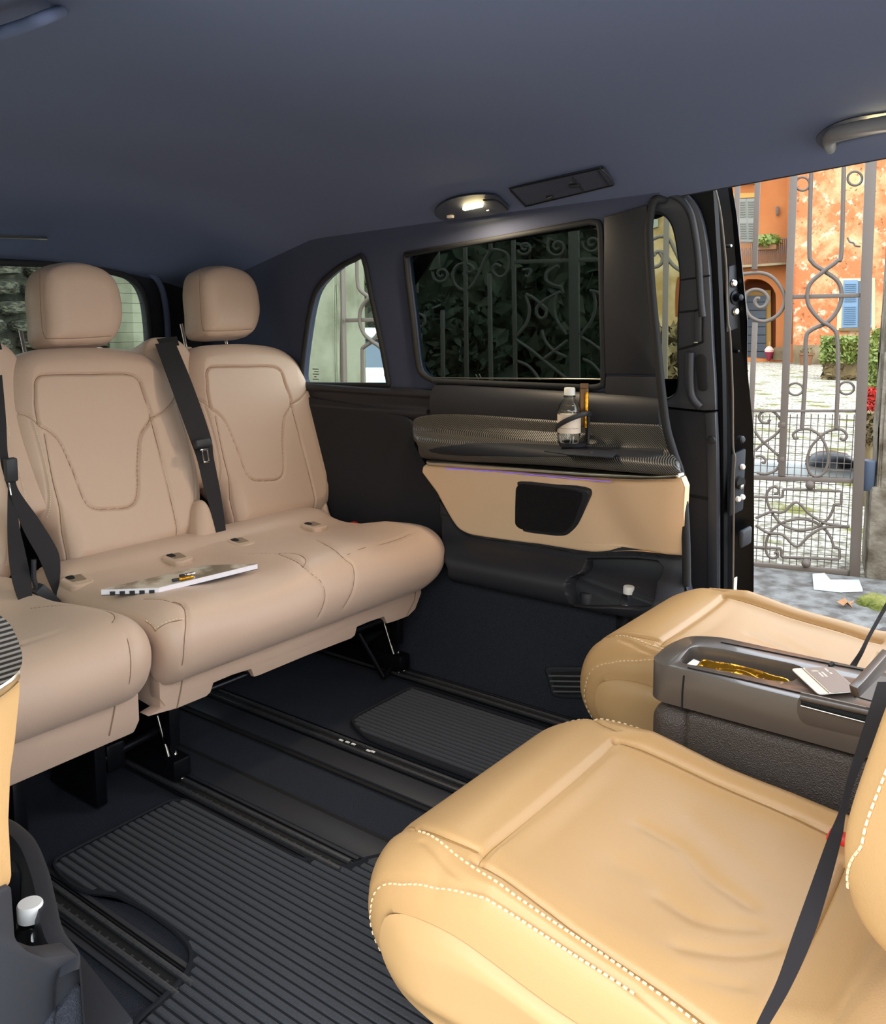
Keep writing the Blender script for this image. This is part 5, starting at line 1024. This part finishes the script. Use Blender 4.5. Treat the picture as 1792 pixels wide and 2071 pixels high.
vbar('mid_rail', (1594, 601), (1741, 597), 0.05, gate); vbar('lower_rail', (1432, 962), (1732, 973), 0.055, gate); vbar('bottom_rail', (1432, 1134), (1730, 1159), 0.06, gate); vbar('mesh_rail', (1432, 831), (1732, 831), 0.03, gate); vbar('stile', (1448, 250), (1432, 1134), 0.10, gate, 0.06); vbar('bar', (1493, 250), (1484, 962), 0.062, gate)
gbar('scroll', [(1497, 555), (1540, 552), (1568, 566), (1587, 600), (1578, 632), (1548, 650), (1520, 642), (1508, 622), (1507, 600), (1520, 587), (1540, 588), (1553, 602), (1548, 618), (1535, 622), (1527, 613), (1530, 604), (1537, 604)], 0.022, gate)
for nm, L in (('scroll', [(940, 402), (955, 388), (935, 412), (895, 405), (876, 365), (905, 330), (955, 322), (1000, 348), (1040, 400)]), ('scroll', [(1045, 440), (990, 500), (905, 560), (850, 610)]), ('scroll', [(1030, 660), (950, 590), (880, 520), (845, 470)]), ('scroll', [(1035, 690), (1000, 750), (930, 780), (860, 772)]), ('scroll', [(850, 655), (895, 652), (922, 680), (912, 700), (895, 692)]),
              ('teardrop', [(1470, 520), (1465, 528), (1495, 532), (1508, 500), (1480, 465), (1430, 458), (1370, 475), (1320, 510), (1255, 580), (1222, 680), (1240, 770), (1290, 798), (1345, 770), (1374, 690), (1365, 600), (1320, 510), (1260, 465), (1205, 455), (1150, 468), (1122, 495), (1135, 525), (1160, 515)]),
              ('scroll', [(985, 918), (1005, 920), (1018, 895), (990, 872), (950, 890), (930, 940), (945, 1010), (990, 1090), (1060, 1155), (1170, 1187), (1270, 1172), (1340, 1135), (1390, 1080), (1420, 1000)]),
              ('scroll', [(985, 1355), (1005, 1345), (1012, 1372), (970, 1388), (930, 1350), (928, 1270), (960, 1200), (1040, 1135), (1160, 1106), (1270, 1125), (1350, 1180), (1395, 1245), (1415, 1310)])):
    gbar(nm, sc6(L), 0.016, gate)
for L in ([(850, 1100), (960, 1055), (1050, 1055), (1145, 985), (1240, 1070), (1340, 1130), (1430, 1150), (1530, 1163)], [(850, 1150), (940, 1205), (1045, 1220), (1145, 1303), (1240, 1225), (1330, 1172), (1430, 1160), (1530, 1160)]): gbar('curved_bar', sc6(L), 0.016, gate, o=0.015)
for L in ([(840, 945), (1045, 950), (1050, 890), (1472, 905), (1468, 1000), (1420, 1000)], [(840, 1308), (1038, 1318), (1036, 1380), (1458, 1397), (1456, 1315), (1415, 1310)]): gbar('angular_bar', sc6(L), 0.016, gate, sm=False)
for x, y in ((1244, 860), (1215, 1425)): p = gpt(*sc6([(x, y)])[0], .02); lathe('ball', [(0.0, 0.03)] + [(0.03 * math.sin(a), 0.03 * math.cos(a)) for a in np.linspace(0.2, 2.94, 10)] + [(0.0, -0.03)], p, M_GATE, gate, seg=16)
for x, y in ((1045, 425), (1038, 675)): box('clamp', gpt(*sc6([(x, y)])[0]), (0.045, 0.05, 0.04), M_GATE, gate, None, 0.008)
M_WIRE = mat('mesh_wire', '5d544c', 0.6)
a, b_ = gpt(1436, 838, -0.03), gpt(1728, 838, -0.03); c_ = gpt(1500, 1140, -0.03)
for i in range(22):
    t = i / 21; p = a + (b_ - a) * t; tube('wire', [p, np.array([p[0], p[1], c_[2] + 0.02])], 0.0035, M_WIRE, gate, seg=4)
for i in range(22):
    z = a[2] + (c_[2] + 0.02 - a[2]) * i / 21; tube('wire', [np.array([a[0], a[1], z]), np.array([b_[0], b_[1], z])], 0.003, M_WIRE, gate, seg=4)
# second leaf seen through the van's own windows
g2 = thing('gate', 'second iron gate leaf beside the pale pillar, seen through the quarter window and dark window', 'gate', tuple(gpt(900, 1165)), 'gate leaves')
sq = lambda L: [(600 + x * .1451, 500 + y * .1451) for x, y in L]; sd = lambda L: [(820 + x * .2344, 440 + y * .2344) for x, y in L]
vbar('hinge_stile', sq([(605, -200)])[0], sq([(695, 4500)])[0], 0.085, g2, 0.09)
gbar('crossed_bar', sq([(835, -200), (840, 180), (846, 450), (880, 590), (1000, 690), (1150, 800), (1210, 950), (1180, 1130), (1050, 1310), (930, 1400), (915, 1480), (918, 1900), (930, 4500)]), 0.027, g2); gbar('crossed_bar', sq([(1250, -200), (1270, 300), (1200, 560), (1000, 715), (910, 830), (880, 960), (890, 1090), (950, 1220), (1050, 1310), (1190, 1420), (1300, 1600), (1310, 2000), (1320, 4500)]), 0.027, g2, o=0.02)
vbar('mid_rail', sq([(690, 1020)])[0], sq([(1650, 995)])[0], 0.055, g2)
for x0_, x1_, y0_, y1_ in ((80, 95, -300, 650), (270, 280, -300, 420), (510, 530, -300, 1500), (715, 735, -300, 290), (725, 740, 480, 1500), (925, 950, -300, 1500), (320, 325, 800, 1500), (125, 128, 1000, 1500)):
    vbar('bar', sd([(x0_, y0_)])[0], sd([(x1_, y1_)])[0], 0.05, g2)
vbar('stile', sd([(1450, -300)])[0], sd([(1465, 1560)])[0], 0.13, g2, 0.07)
vbar('mid_rail', sd([(940, 385)])[0], sd([(1900, 355)])[0], 0.05, g2); vbar('lower_rail', sd([(-100, 1530)])[0], sd([(2600, 1560)])[0], 0.05, g2)
for L in ([(520, 500), (500, 490), (520, 470), (570, 470), (580, 430), (520, 395), (450, 415), (410, 480), (425, 570), (500, 625), (580, 580), (650, 440), (720, 300), (800, 280), (880, 320), (895, 420), (850, 500), (790, 505), (750, 450), (780, 405), (825, 425)],
          [(1040, 660), (1100, 690), (1160, 740), (1215, 790), (1200, 860), (1150, 860), (1130, 790), (1180, 730), (1260, 680), (1340, 640)], [(1330, 430), (1300, 420), (1225, 480), (1215, 540), (1270, 580), (1340, 600), (1360, 650)], [(1030, 500), (1060, 510), (1080, 450), (1010, 450)],
          [(955, 1055), (1080, 1140), (1190, 1230), (1390, 1390)], [(1180, 1230), (1400, 1060)], [(965, 1238), (1050, 1275), (1120, 1345), (1180, 1450)], [(1175, 970), (1210, 1070), (1290, 1155), (1390, 1205)], [(1310, 650), (1285, 760), (1305, 880), (1390, 1010)], [(1035, 670), (1070, 790), (1045, 910), (955, 1025)], [(1520, 1030), (1600, 1080), (1720, 1165)], [(1530, 1220), (1620, 1270), (1710, 1380)], [(1620, 640), (1640, 760), (1600, 900), (1510, 1010)], [(1590, 630), (1640, 640), (1710, 680)]):
    gbar('scroll', sd(L), 0.02, g2)
for cx_, cy_, r_, tn in ((310, 490, 78, 1.5), (1030, 262, 64, 1.4), (1310, 255, 92, 1.6), (1610, 225, 84, 1.5), (110, 880, 92, 1.6)):
    gbar('scroll', spiral(cx_, cy_, 12, r_, 0.3, tn, 30) if 0 else sd(spiral(cx_, cy_, 12, r_, 0.3, tn, 30)), 0.02, g2, sm=False)
sw_ = lambda L: [(1300 + x * .2028, 400 + y * .2028) for x, y in L]
vbar('bar', sw_([(245, -150)])[0], sw_([(200, 3000)])[0], 0.07, g2)
for L in ([(40, 440), (100, 412), (180, 385), (260, 408), (320, 520), (400, 690), (460, 800)], [(130, 575), (118, 560), (140, 540), (185, 540), (235, 585), (310, 680), (410, 745), (480, 790)], [(170, 548), (198, 600), (180, 660), (125, 690), (60, 690)]): gbar('scroll', sw_(L), 0.024, g2)
# concrete gate posts
def post(name, label, xl, xr, ytop, ybot, depth, m, o=0.08, cap=True):
    a, b = gpt(xl[1], ybot, o), gpt(xr[1], ybot, o); t = thing(name, label, 'gate post', ((a[0] + b[0]) / 2, (a[1] + b[1]) / 2, GZ)); w = np.linalg.norm((b - a)[:2])
    c = (a + b) / 2 + GN * depth / 2; rot = Matrix((tuple(GD), tuple(GN), (0, 0, 1))).transposed(); bm = bmesh.new()
    add_box(bm, (c[0], c[1], GZ + 1.7), (w, depth, 3.4), rot, 0.03, 2); bmesh.ops.subdivide_edges(bm, edges=bm.edges[:], cuts=6, use_grid_fill=True)
    for v in bm.verts: v.co += Vector(RNG.normal(0, 0.006, 3))
    from_bm('shaft', bm, m, t); box('plinth', (c[0], c[1], GZ + 0.30), (w + 0.06, depth + 0.06, 0.62), m, t, rot, 0.03); return t
pr = post('gate_post', 'rough weathered concrete gate post at the right edge of the picture', (1775, 1758), (1960, 1960), 300, 1195, 0.5, M_CONC, 0.04)
post('gate_post', 'pale concrete gate pillar seen through the rear quarter window', (500, 590), (672, 682), 500, 790, 0.5, M_CONCP, 0.10)
op = thing('gate_opener', 'white gate opener arm with dark end bracket behind the iron bars', 'gate opener', tuple(gpt(1640, 955, -0.25)))
arm = bar('arm', gpt(1500, 948, -0.25), gpt(1758, 955, -0.25), 0.09, 0.13, M_CARW, op, bev=0.02); box('end_bracket', gpt(1758, 961, -0.05), (0.10, 0.09, 0.20), mat('blue_grey_metal', '3c4656', 0.5), op, None, 0.01)
lathe('motor_dome', [(0.0, 0.10), (0.10, 0.08), (0.16, 0.03), (0.17, 0.0)], gpt(1680, 940, -0.25), M_GLOSS, op, seg=20)
bp = thing('base_plate', 'white metal plate on the ground under the gate hinge', 'plate', tuple(px_z(1690, 1180, GZ + .02)))
plate('sheet', [px_z(x, y, GZ + .03) for x, y in [(1643, 1160), (1668, 1158), (1680, 1172), (1738, 1172), (1745, 1192), (1700, 1194), (1646, 1188)]], (0, 0, -0.015), M_CARW, bp, bev=0.003)
for k, (x, y, r_) in enumerate(((1770, 1222, .09), (1752, 1226, .06), (1780, 1234, .07))):
    p = px_z(x, y, GZ); props(lathe('moss_clump', [(0.0, .05), (r_ * .5, .045), (r_ * .85, .025), (r_, -0.01)], (p[0], p[1], GZ + .012), M_MOSS, seg=12), ['low green moss clump at the foot of the gate post, right one', 'low green moss clump at the foot of the gate post, smallest', 'low green moss clump on the asphalt edge by the gate post, nearest'][k], 'moss', 'moss clumps by the gate post')
p = px_z(1712, 1226, GZ + .02); V = [np.array(p) + [.09 * math.cos(a) * (1 if i % 2 else .45), .06 * math.sin(a) * (1 if i % 2 else .45), .012 + .012 * (i % 3)] for i, a in enumerate(np.linspace(0, 2 * math.pi, 14, endpoint=False))]
props(mesh('dead_leaf', V + [np.array(p) + [0, 0, .012]], [(i, (i + 1) % 14, 14) for i in range(14)], mat('brown_leaf', '8f6440', 0.8)), 'single dry brown leaf lying on the asphalt by the gate', 'leaf')
props(plate('bounce_pavement', [(-6.0, -12, GZ + 0.015), (0.25, -12, GZ + 0.015), (0.25, 16, GZ + 0.015), (-6.0, 16, GZ + 0.015)], (0, 0, 0.03), M_BOUNCE), kind='structure')  # unseen pale ground added to bounce daylight up to the ceiling
props(plate('wall_sky_block', [(-6.0, -12, GZ), (-6.0, 16, GZ), (-6.0, 16, 3.0), (-6.0, -12, 3.0)], (-0.3, 0, 0), M_SKYBLOCK), kind='structure')  # unseen wall added to cut low sky light on the near seat
# ------------------------------------------------------------------ villa across the courtyard
F0 = px_z(1640, 737, GZ); FD, FN = GD, GN
fp_ = lambda x, y, o=0.0: on_plane(x, y, F0 + FN * o, FN)
vl = thing('villa', 'orange stuccoed villa with shuttered windows across the courtyard', 'building', tuple(F0))
def fq(name, L, o, th, m, root=None): return plate(name, [fp_(x, y, o) for x, y in L], tuple(FN * th), m, root or vl)
s8 = lambda L: [(1460 + x * .2221, 300 + y * .2222) for x, y in L]
WL = [fp_(1604, 745, 0), fp_(2300, 745, 0), fp_(2300, -300, 0), fp_(1604, -300, 0)]
plate('stained_wall', WL, tuple(FN * 4), M_STAIN, vl)
RB = 1.6
arch = s8([(200, 1925)]) + s8(cr([(190, 1925), (192, 1350), (200, 1215), (260, 1188), (350, 1195), (430, 1235), (478, 1300), (492, 1380), (488, 1925)], 4))[1:]
ar3 = [fp_(x, y, RB) for x, y in [(1503, 728)] + s8(cr([(195, 1900), (194, 1330), (210, 1205), (280, 1188), (360, 1196), (430, 1235), (478, 1300), (492, 1400), (488, 1928)], 4))]
wl = [fp_(1290, 745, RB), fp_(1612, 745, RB), fp_(1612, -200, RB), fp_(1290, -200, RB)]
plate('orange_wall', wl, tuple(FN * 1.2), M_ORANGE, vl, holes=[ar3[1:]])
fq('arch_back_wall', [(1490, 745), (1590, 745), (1590, 540), (1490, 540)], RB + 1.25, 0.2, M_BROWN)
fq('door_frame', s8([(200, 1925), (200, 1290), (445, 1290), (450, 1925)]), RB + 1.1, 0.1, M_CREAM)
dd = fq('door_leaf', s8([(190, 1925), (205, 1340), (402, 1340), (398, 1925)]), RB + 1.0, 0.1, M_WDOOR)
for k in range(7): y = 1400 + k * 75; tube('board_gap', [fp_(*s8([(210, y)])[0], RB + 1.0), fp_(*s8([(400, y - 2)])[0], RB + 1.0)], 0.02, M_GLOSS, dd, seg=4)
fq('plinth', [(1604, 745), (2300, 745), (2300, 690), (1900, 695), (1604, 698)], -0.06, 0.06, M_PLINTH); fq('plinth', s8([(465, 1930), (470, 1815), (590, 1800), (590, 1930)]), RB - 0.05, 0.05, M_PLINTH)
for L in ([(100, 285), (325, 280), (325, 322), (100, 330)], [(100, 412), (325, 402), (325, 445), (100, 455)]): fq('cornice_band', s8(L), RB - 0.12, 0.15, M_CREAM)
fq('corner_pilaster', s8([(590, -600), (660, -600), (660, 1000), (590, 1000)]), RB - 0.3, 0.3, M_ORANGE)
def shutter(L, o, m, n=16):
    q_ = [fp_(x, y, o) for x, y in L]; sh = plate('shutter', q_, tuple(FN * 0.05), m, vl); a, b, c, d = q_; b2 = bmesh.new()
    for k in range(n):
        t = 0.06 + 0.88 * (k + 0.5) / n
        if abs(t - 0.5) < 0.04: continue
        l, r = a + (d - a) * t, b + (c - b) * t; l, r = l + (r - l) * 0.12, r + (l - r) * 0.12; h = np.linalg.norm(d - a) / n * 0.36
        add_box(b2, (l + r) / 2 - FN * 0.02, (np.linalg.norm(r - l), 0.05, h), basis(r - l) @ Matrix.Rotation(0.5, 3, 'X'))
    props(from_bm('slat', b2, m, sh), kind='stuff'); return sh
shutter(s8([(132, 458), (222, 455), (235, 850), (170, 850)]), RB - 0.08, M_SHUT); shutter(s8([(224, 455), (318, 450), (318, 850), (236, 850)]), RB - 0.08, M_SHUT)
shutter(s8([(1108, 1200), (1240, 1198), (1236, 1630), (1090, 1632)]), -0.1, M_BLUE, 22); shutter(s8([(1325, 1196), (1368, 1195), (1362, 1628), (1318, 1630)]), -0.1, M_BLUE, 22)
fq('window_surround', s8([(1070, 1185), (1395, 1180), (1395, 1650), (1045, 1655)]), -0.03, 0.03, mat('pale_surround', 'c9ad82', 0.9)); fq('window_sill', s8([(1068, 1636), (1368, 1630), (1366, 1656), (1070, 1662)]), -0.25, 0.25, M_PLINTH)
fq('window_reveal', s8([(1240, 1205), (1325, 1205), (1318, 1628), (1236, 1630)]), -0.05, 0.02, M_WDOOR)
fq('balcony_slab', s8([(100, 1068), (595, 1036), (590, 1056), (100, 1090)]), RB - 0.9, 1.0, M_PLINTH)
bl = fq('balcony_rail', s8([(165, 858), (590, 818), (590, 826), (165, 866)]), RB - 0.85, 0.04, M_IRON)
for k in range(24):
    t = k / 23; xt, yt = 165 + 425 * t, 862 - 40 * t; tube('baluster', [fp_(*s8([(xt, yt)])[0], RB - 0.83), fp_(*s8([(xt + 4, 1068 - 28 * t)])[0], RB - 0.83)], 0.018, M_IRON, bl, seg=5)
    if k % 2: q_ = s8([(xt, 950 - 36 * t)])[0]; tube('scroll', [fp_(q_[0] + 2.3 * math.cos(a), q_[1] + 9 * math.sin(a), RB - 0.83) for a in np.linspace(0, 6.28, 12)], 0.012, M_IRON, bl, seg=4)
for k in range(5):
    x = 140 + k * 42; tube('roof_tile', [fp_(*s8([(x, 262)])[0], RB - 0.5), fp_(*s8([(x, 255)])[0], RB + 0.4)], 0.10, M_CARW, vl, seg=10)
fq('eave', s8([(60, 282), (330, 276), (330, 288), (60, 296)]), RB - 0.5, 0.6, M_BROWN)
bar('wall_lamp', fp_(*s8([(506, 530)])[0], RB - 0.1), fp_(*s8([(508, 608)])[0], RB - 0.1), 0.10, 0.10, M_IRON, vl)
tube('cable', [fp_(*q_, -0.02) for q_ in s8(cr([(1145, 810), (1165, 850), (1200, 860), (1215, 885), (1262, 892)], 5))], 0.03, M_IRON, vl, seg=5)
bar('drain_pipe', fp_(*s8([(655, 160)])[0], -0.05), fp_(*s8([(630, 1780)])[0], -0.05), 0.12, 0.1, M_BROWN, vl)
fq('ochre_wing', [(1180, 745), (1400, 745), (1400, 250), (1180, 250)], RB - 1.0, 0.9, M_OCHRE)
for L in ([(1319, 425), (1330, 425), (1331, 458), (1319, 462)], [(1372, 470), (1390, 470), (1390, 492), (1372, 492)]): fq('window_sill', L, RB - 1.15, 0.15, M_SHUT)
fq('arch_opening', cr([(1366, 640), (1366, 590), (1371, 560), (1378, 575), (1382, 640)], 4), RB - 1.03, 0.04, M_BROWN)
# pots, parasol and greenery
def leaves(name, c, R, n, m, parent, size=0.05, box_=False, kind='stuff'):
    c = np.array(c); P = RNG.uniform(-1, 1, (n * 3, 3)); d = np.linalg.norm(P, axis=1)
    if box_: P = P[np.abs(P).max(1) > 0.80][:n]
    else: P = P[(d < 1) & (d > 0.55)][:n]
    if callable(R): P = R(P)
    else: P = P * np.array(R)
    n = len(P); A = RNG.normal(0, 1, (n, 3)); A /= np.linalg.norm(A, axis=1)[:, None]; B = np.cross(A, RNG.normal(0, 1, (n, 3))); B /= np.linalg.norm(B, axis=1)[:, None]
    s_ = size * RNG.uniform(0.6, 1.3, (n, 1)); Q = c + P; V = np.stack([Q - A * s_, Q + B * s_ * .45, Q + A * s_, Q - B * s_ * .45], 1).reshape(-1, 3); F = np.arange(4 * n).reshape(-1, 4)
    return props(mesh(name, V, F, m, parent, smooth=False), kind=kind)
pp = fp_(*s8([(765, 1945)])[0], -0.6); pp = np.array([pp[0], pp[1], GZ]); pt = thing('plant_pot', 'terracotta plant pot standing by the foot of the stained orange wall', 'pot', tuple(pp))
sc_ = np.dot(pp - CAM, RM[:, 2]) / FP
hh = 24 * sc_; lathe('pot', [(0.0, 0.0), (10 * sc_, 0.0), (14 * sc_, hh), (16 * sc_, hh), (16 * sc_, hh * .86), (14 * sc_, hh * .86)], pp, M_TERRA, pt, seg=18); leaves('foliage', pp + [0, 0, hh + .05], (0.25, 0.25, 0.12), 60, M_TWIG, pt, 0.12)
fpot = fp_(*s8([(415, 845)])[0], RB - 0.95); ft = thing('flower_box', 'bright green plant hanging over the balcony rail', 'plant', tuple(fpot)); leaves('foliage', fpot, (0.45, 0.55, 0.30), 260, M_LEAF, ft, 0.12); box('trough', fpot - [0, 0, 0.25], (0.3, 0.8, 0.2), M_TERRA, ft, None, 0.02)
up = fp_(*s8([(428, 1910)])[0], RB - 0.2); up[2] = GZ; ut = thing('garden_parasol', 'folded dark red parasol leaning by the arched doorway', 'parasol', tuple(up)); sc_ = np.dot(up - CAM, RM[:, 2]) / FP
lathe('canopy', [(0.0, 2 * sc_), (3 * sc_, 4 * sc_), (9 * sc_, 20 * sc_), (8 * sc_, 22 * sc_), (0, 24 * sc_)], up, mat('wine_cloth', '7a1f33', 0.8), ut, seg=14); tube('pole', [up, up + [0, 0, 42 * sc_]], 1.0 * sc_, M_CREAM, ut); lathe('cover_cloth', [(8.5 * sc_, 20 * sc_), (9.5 * sc_, 25 * sc_), (5 * sc_, 31 * sc_), (0, 33 * sc_)], up, mat('pink_cloth', 'c9a79a', 0.9), ut, seg=12)
# trimmed hedge
hpx = [(1668, 742), (1790, 760)]; hb = px_z(1700, 770, GZ); hz = np.dot(hb - CAM, RM[:, 2])
hd2 = thing('hedge', 'clipped box hedge with bare brown lower stems in the courtyard', 'hedge', (hb[0], hb[1], GZ)); hs_ = hz / FP
rot = np.array([FD, FN, [0, 0, 1]]).T
tl, tr_ = CAM + ray(1668, 684) * hz, CAM + ray(1795, 676) * hz; hgt = tl[2] - GZ; wd = np.linalg.norm(tr_ - tl) + 1.0
hc2 = (tl + tr_) / 2 + FN * 0.5 - FD * 0.5; hc2[2] = GZ + hgt * .72
leaves('foliage', hc2, lambda P: (P * [wd / 2, 0.7, hgt * .30]) @ rot.T, 5000, M_LEAF, hd2, 0.085, True)
hc3 = hc2.copy(); hc3[2] = GZ + hgt * .28; leaves('stems', hc3, lambda P: (P * [wd / 2 - .12, 0.55, hgt * .30]) @ rot.T, 2600, M_TWIG, hd2, 0.13, True)
bmx = bmesh.new(); add_box(bmx, (hc2[0], hc2[1], GZ + hgt * .5), (wd - .25, 1.1, hgt * .92), Matrix(rot.tolist()), 0.1); from_bm('core', bmx, M_TWIG, hd2)
def shrub(name, label, px_, py_, zc, R, n, m, size, group=None, core=M_TWIG):
    c = CAM + ray(px_, py_) * zc; t = thing(name, label, 'shrub', (c[0], c[1], GZ), group); leaves('foliage', c, R, n, m, t, size); tube('stem', [(c[0], c[1], GZ), (c[0], c[1], c[2])], 0.03, core, t); return t
shrub('shrub', 'pale green shrub just behind the hinge post, above the red blossoms', 1772, 740, 9.5, (0.13, 0.13, 0.42), 900, M_LEAF, 0.035)
shrub('shrub', 'red-leaved shrub between the hinge post and the concrete gate post', 1760, 812, 8.2, (0.09, 0.09, 0.13), 500, M_FLOW, 0.03)
shrub('shrub', 'yellowed grass tuft under the red-leaved shrub', 1760, 868, 8.0, (0.09, 0.09, 0.16), 400, M_TWIG, 0.04)
for k, (x, y, zc, R) in enumerate(((1345, 715, 17, (1.2, 1.2, 0.55)), (1385, 735, 16, (1.0, 1.0, 0.45)))):
    shrub('shrub', ['brown dry shrub seen through the open door window, left one', 'brown dry shrub behind the open door frame, right one'][k], x, y, zc, R, 900, M_TWIG, 0.14, 'dry shrubs')
# dark evergreen growth behind the second gate leaf
for k, (x, y, zc, R, n) in enumerate(((760, 560, 22, (2.4, 2.4, 2.6), 3500), (900, 590, 16.5, (2.0, 2.0, 2.6), 3500), (1045, 590, 20.5, (2.0, 2.0, 3.0), 3000), (1165, 610, 16, (1.15, 1.15, 2.4), 2200))):
    c = CAM + ray(x, y) * zc; t = thing('evergreen_tree', ['dark tree behind the white car, seen through the quarter window', 'dark evergreen behind the tinted side window, left one', 'dark evergreen behind the tinted side window, middle one', 'dark evergreen behind the tinted side window, right one'][k], 'tree', (c[0], c[1], GZ), 'dark evergreens')
    leaves('crown', c, R, n, M_DLEAF, t, 0.22); tube('trunk', [(c[0], c[1], GZ), (c[0], c[1], c[2])], 0.18, M_TWIG, t); lathe('inner_mass', [(0.0, -R[2] * .8)] + [(R[0] * .8 * math.sin(a), -R[2] * .8 * math.cos(a)) for a in np.linspace(.3, 2.84, 8)] + [(0.0, R[2] * .8)], c, M_DLEAF, t, seg=14)
shrub('shrub', 'dark evergreen bush behind the left part of the tinted side window', 905, 720, 8.6, (0.5, 0.5, 0.55), 1500, M_DLEAF, 0.09)
# white car
cc = CAM + ray(742, 740) * 9.5; ct = thing('car', 'white car with dark rear glass beyond the gate, seen through the quarter window', 'car', (cc[0], cc[1], GZ))
ra = RM[:, 0] * 1.0; ra[2] = 0; ra /= np.linalg.norm(ra); fa = np.array([-ra[1], ra[0], 0]); crot = Matrix((tuple(ra), tuple(fa), (0, 0, 1))).transposed()
zt2, zb2, zg = (CAM + ray(742, 671) * 9.5)[2], (CAM + ray(742, 744) * 9.5)[2], (CAM + ray(742, 681) * 9.5)[2]
xw = 9.5 / FP; mid = cc + ra * (0.35)
b = bmesh.new(); add_box(b, (mid[0] + fa[0] * 1.9, mid[1] + fa[1] * 1.9, (zb2 + GZ + .3) / 2), (1.75, 4.1, zb2 - GZ - .3), crot, 0.12, 4); from_bm('body', b, M_CARW, ct)
sec = [(-.84, zb2), (.84, zb2), (.70, zt2), (-.70, zt2)]
P = lambda u, v, z: mid + ra * u + fa * v + np.array([0, 0, z - mid[2]])
plate('cabin', [P(-.84, 0.05, zb2 - .02), P(.84, 0.05, zb2 - .02), P(.72, .35, zg), P(-.72, .35, zg)], tuple(fa * 2.4), M_CARG, ct, bev=0.03)
b = bmesh.new(); c_ = P(0, 1.5, (zt2 + zg) / 2); add_box(b, tuple(c_), (1.5, 2.5, zt2 - zg + .06), crot, 0.05, 3); from_bm('roof', b, M_CARW, ct)
for s_ in (-1, 1):
    box('tail_light', P(s_ * .76, -0.16, zb2 - .16), (0.16, 0.10, 0.28), M_RED, ct, crot, 0.03); 
    for v in (.7, 3.2): lathe('wheel', [(0.0, .1), (.2, .1), (.31, .08), (.32, -.08), (0.0, -.1)], P(s_ * .80, v, GZ + .32), M_RUB, ct, seg=20, axis=tuple(ra))
# stone wall and pale pier behind the tailgate
wy = 7.2; swl_ = props(bpy.data.objects.new('wall_street', None), kind='structure'); COL.objects.link(swl_); swl_.location = (2.0, wy + .3, GZ)
box('backing', (1.65, wy + .35, 1.3), (5.7, .3, 3.8), M_ROCK, swl_, None, 0)
stone_meshes = []
for k in range(6):
    b = bmesh.new(); bmesh.ops.create_icosphere(b, subdivisions=2, radius=0.5)
    for v in b.verts: v.co = Vector([math.copysign(abs(c) ** 0.6 * 0.66, c) for c in v.co]) + Vector(RNG.normal(0, .03, 3))
    me = bpy.data.meshes.new('stone'); b.to_mesh(me); b.free(); me.materials.append(M_ROCK); stone_meshes.append(me)
z = 0.55
while z < 2.4:
    h = RNG.uniform(.13, .20); x = 1.9 + RNG.uniform(0, .2)
    while x < 4.5:
        w = RNG.uniform(.16, .36); s_ = bpy.data.objects.new('stone', stone_meshes[RNG.integers(6)]); COL.objects.link(s_); s_.parent = swl_; s_.location = Vector((x + w / 2, wy + .1 + RNG.uniform(-.03, .03), z + h / 2)) - Vector(swl_.location); s_.scale = (w * .82, .3, h * .84); s_.rotation_euler = (0, RNG.uniform(-.15, .15), 0); x += w
    z += h
pt_ = thing('street_pier', 'pale concrete pier seen through the right part of the rear window', 'pier', (5.05, wy - .2, GZ)); box('shaft', (5.05, wy - .12, .72), (0.95, .5, 2.54), M_CONCP, pt_, None, .02); box('coping', (5.05, wy - .12, 2.04), (1.1, .6, .10), M_CONC, pt_, None, .02); box('pilaster', (4.92, wy - .39, .72), (.22, .06, 2.54), M_CONCP, pt_, None, .01)
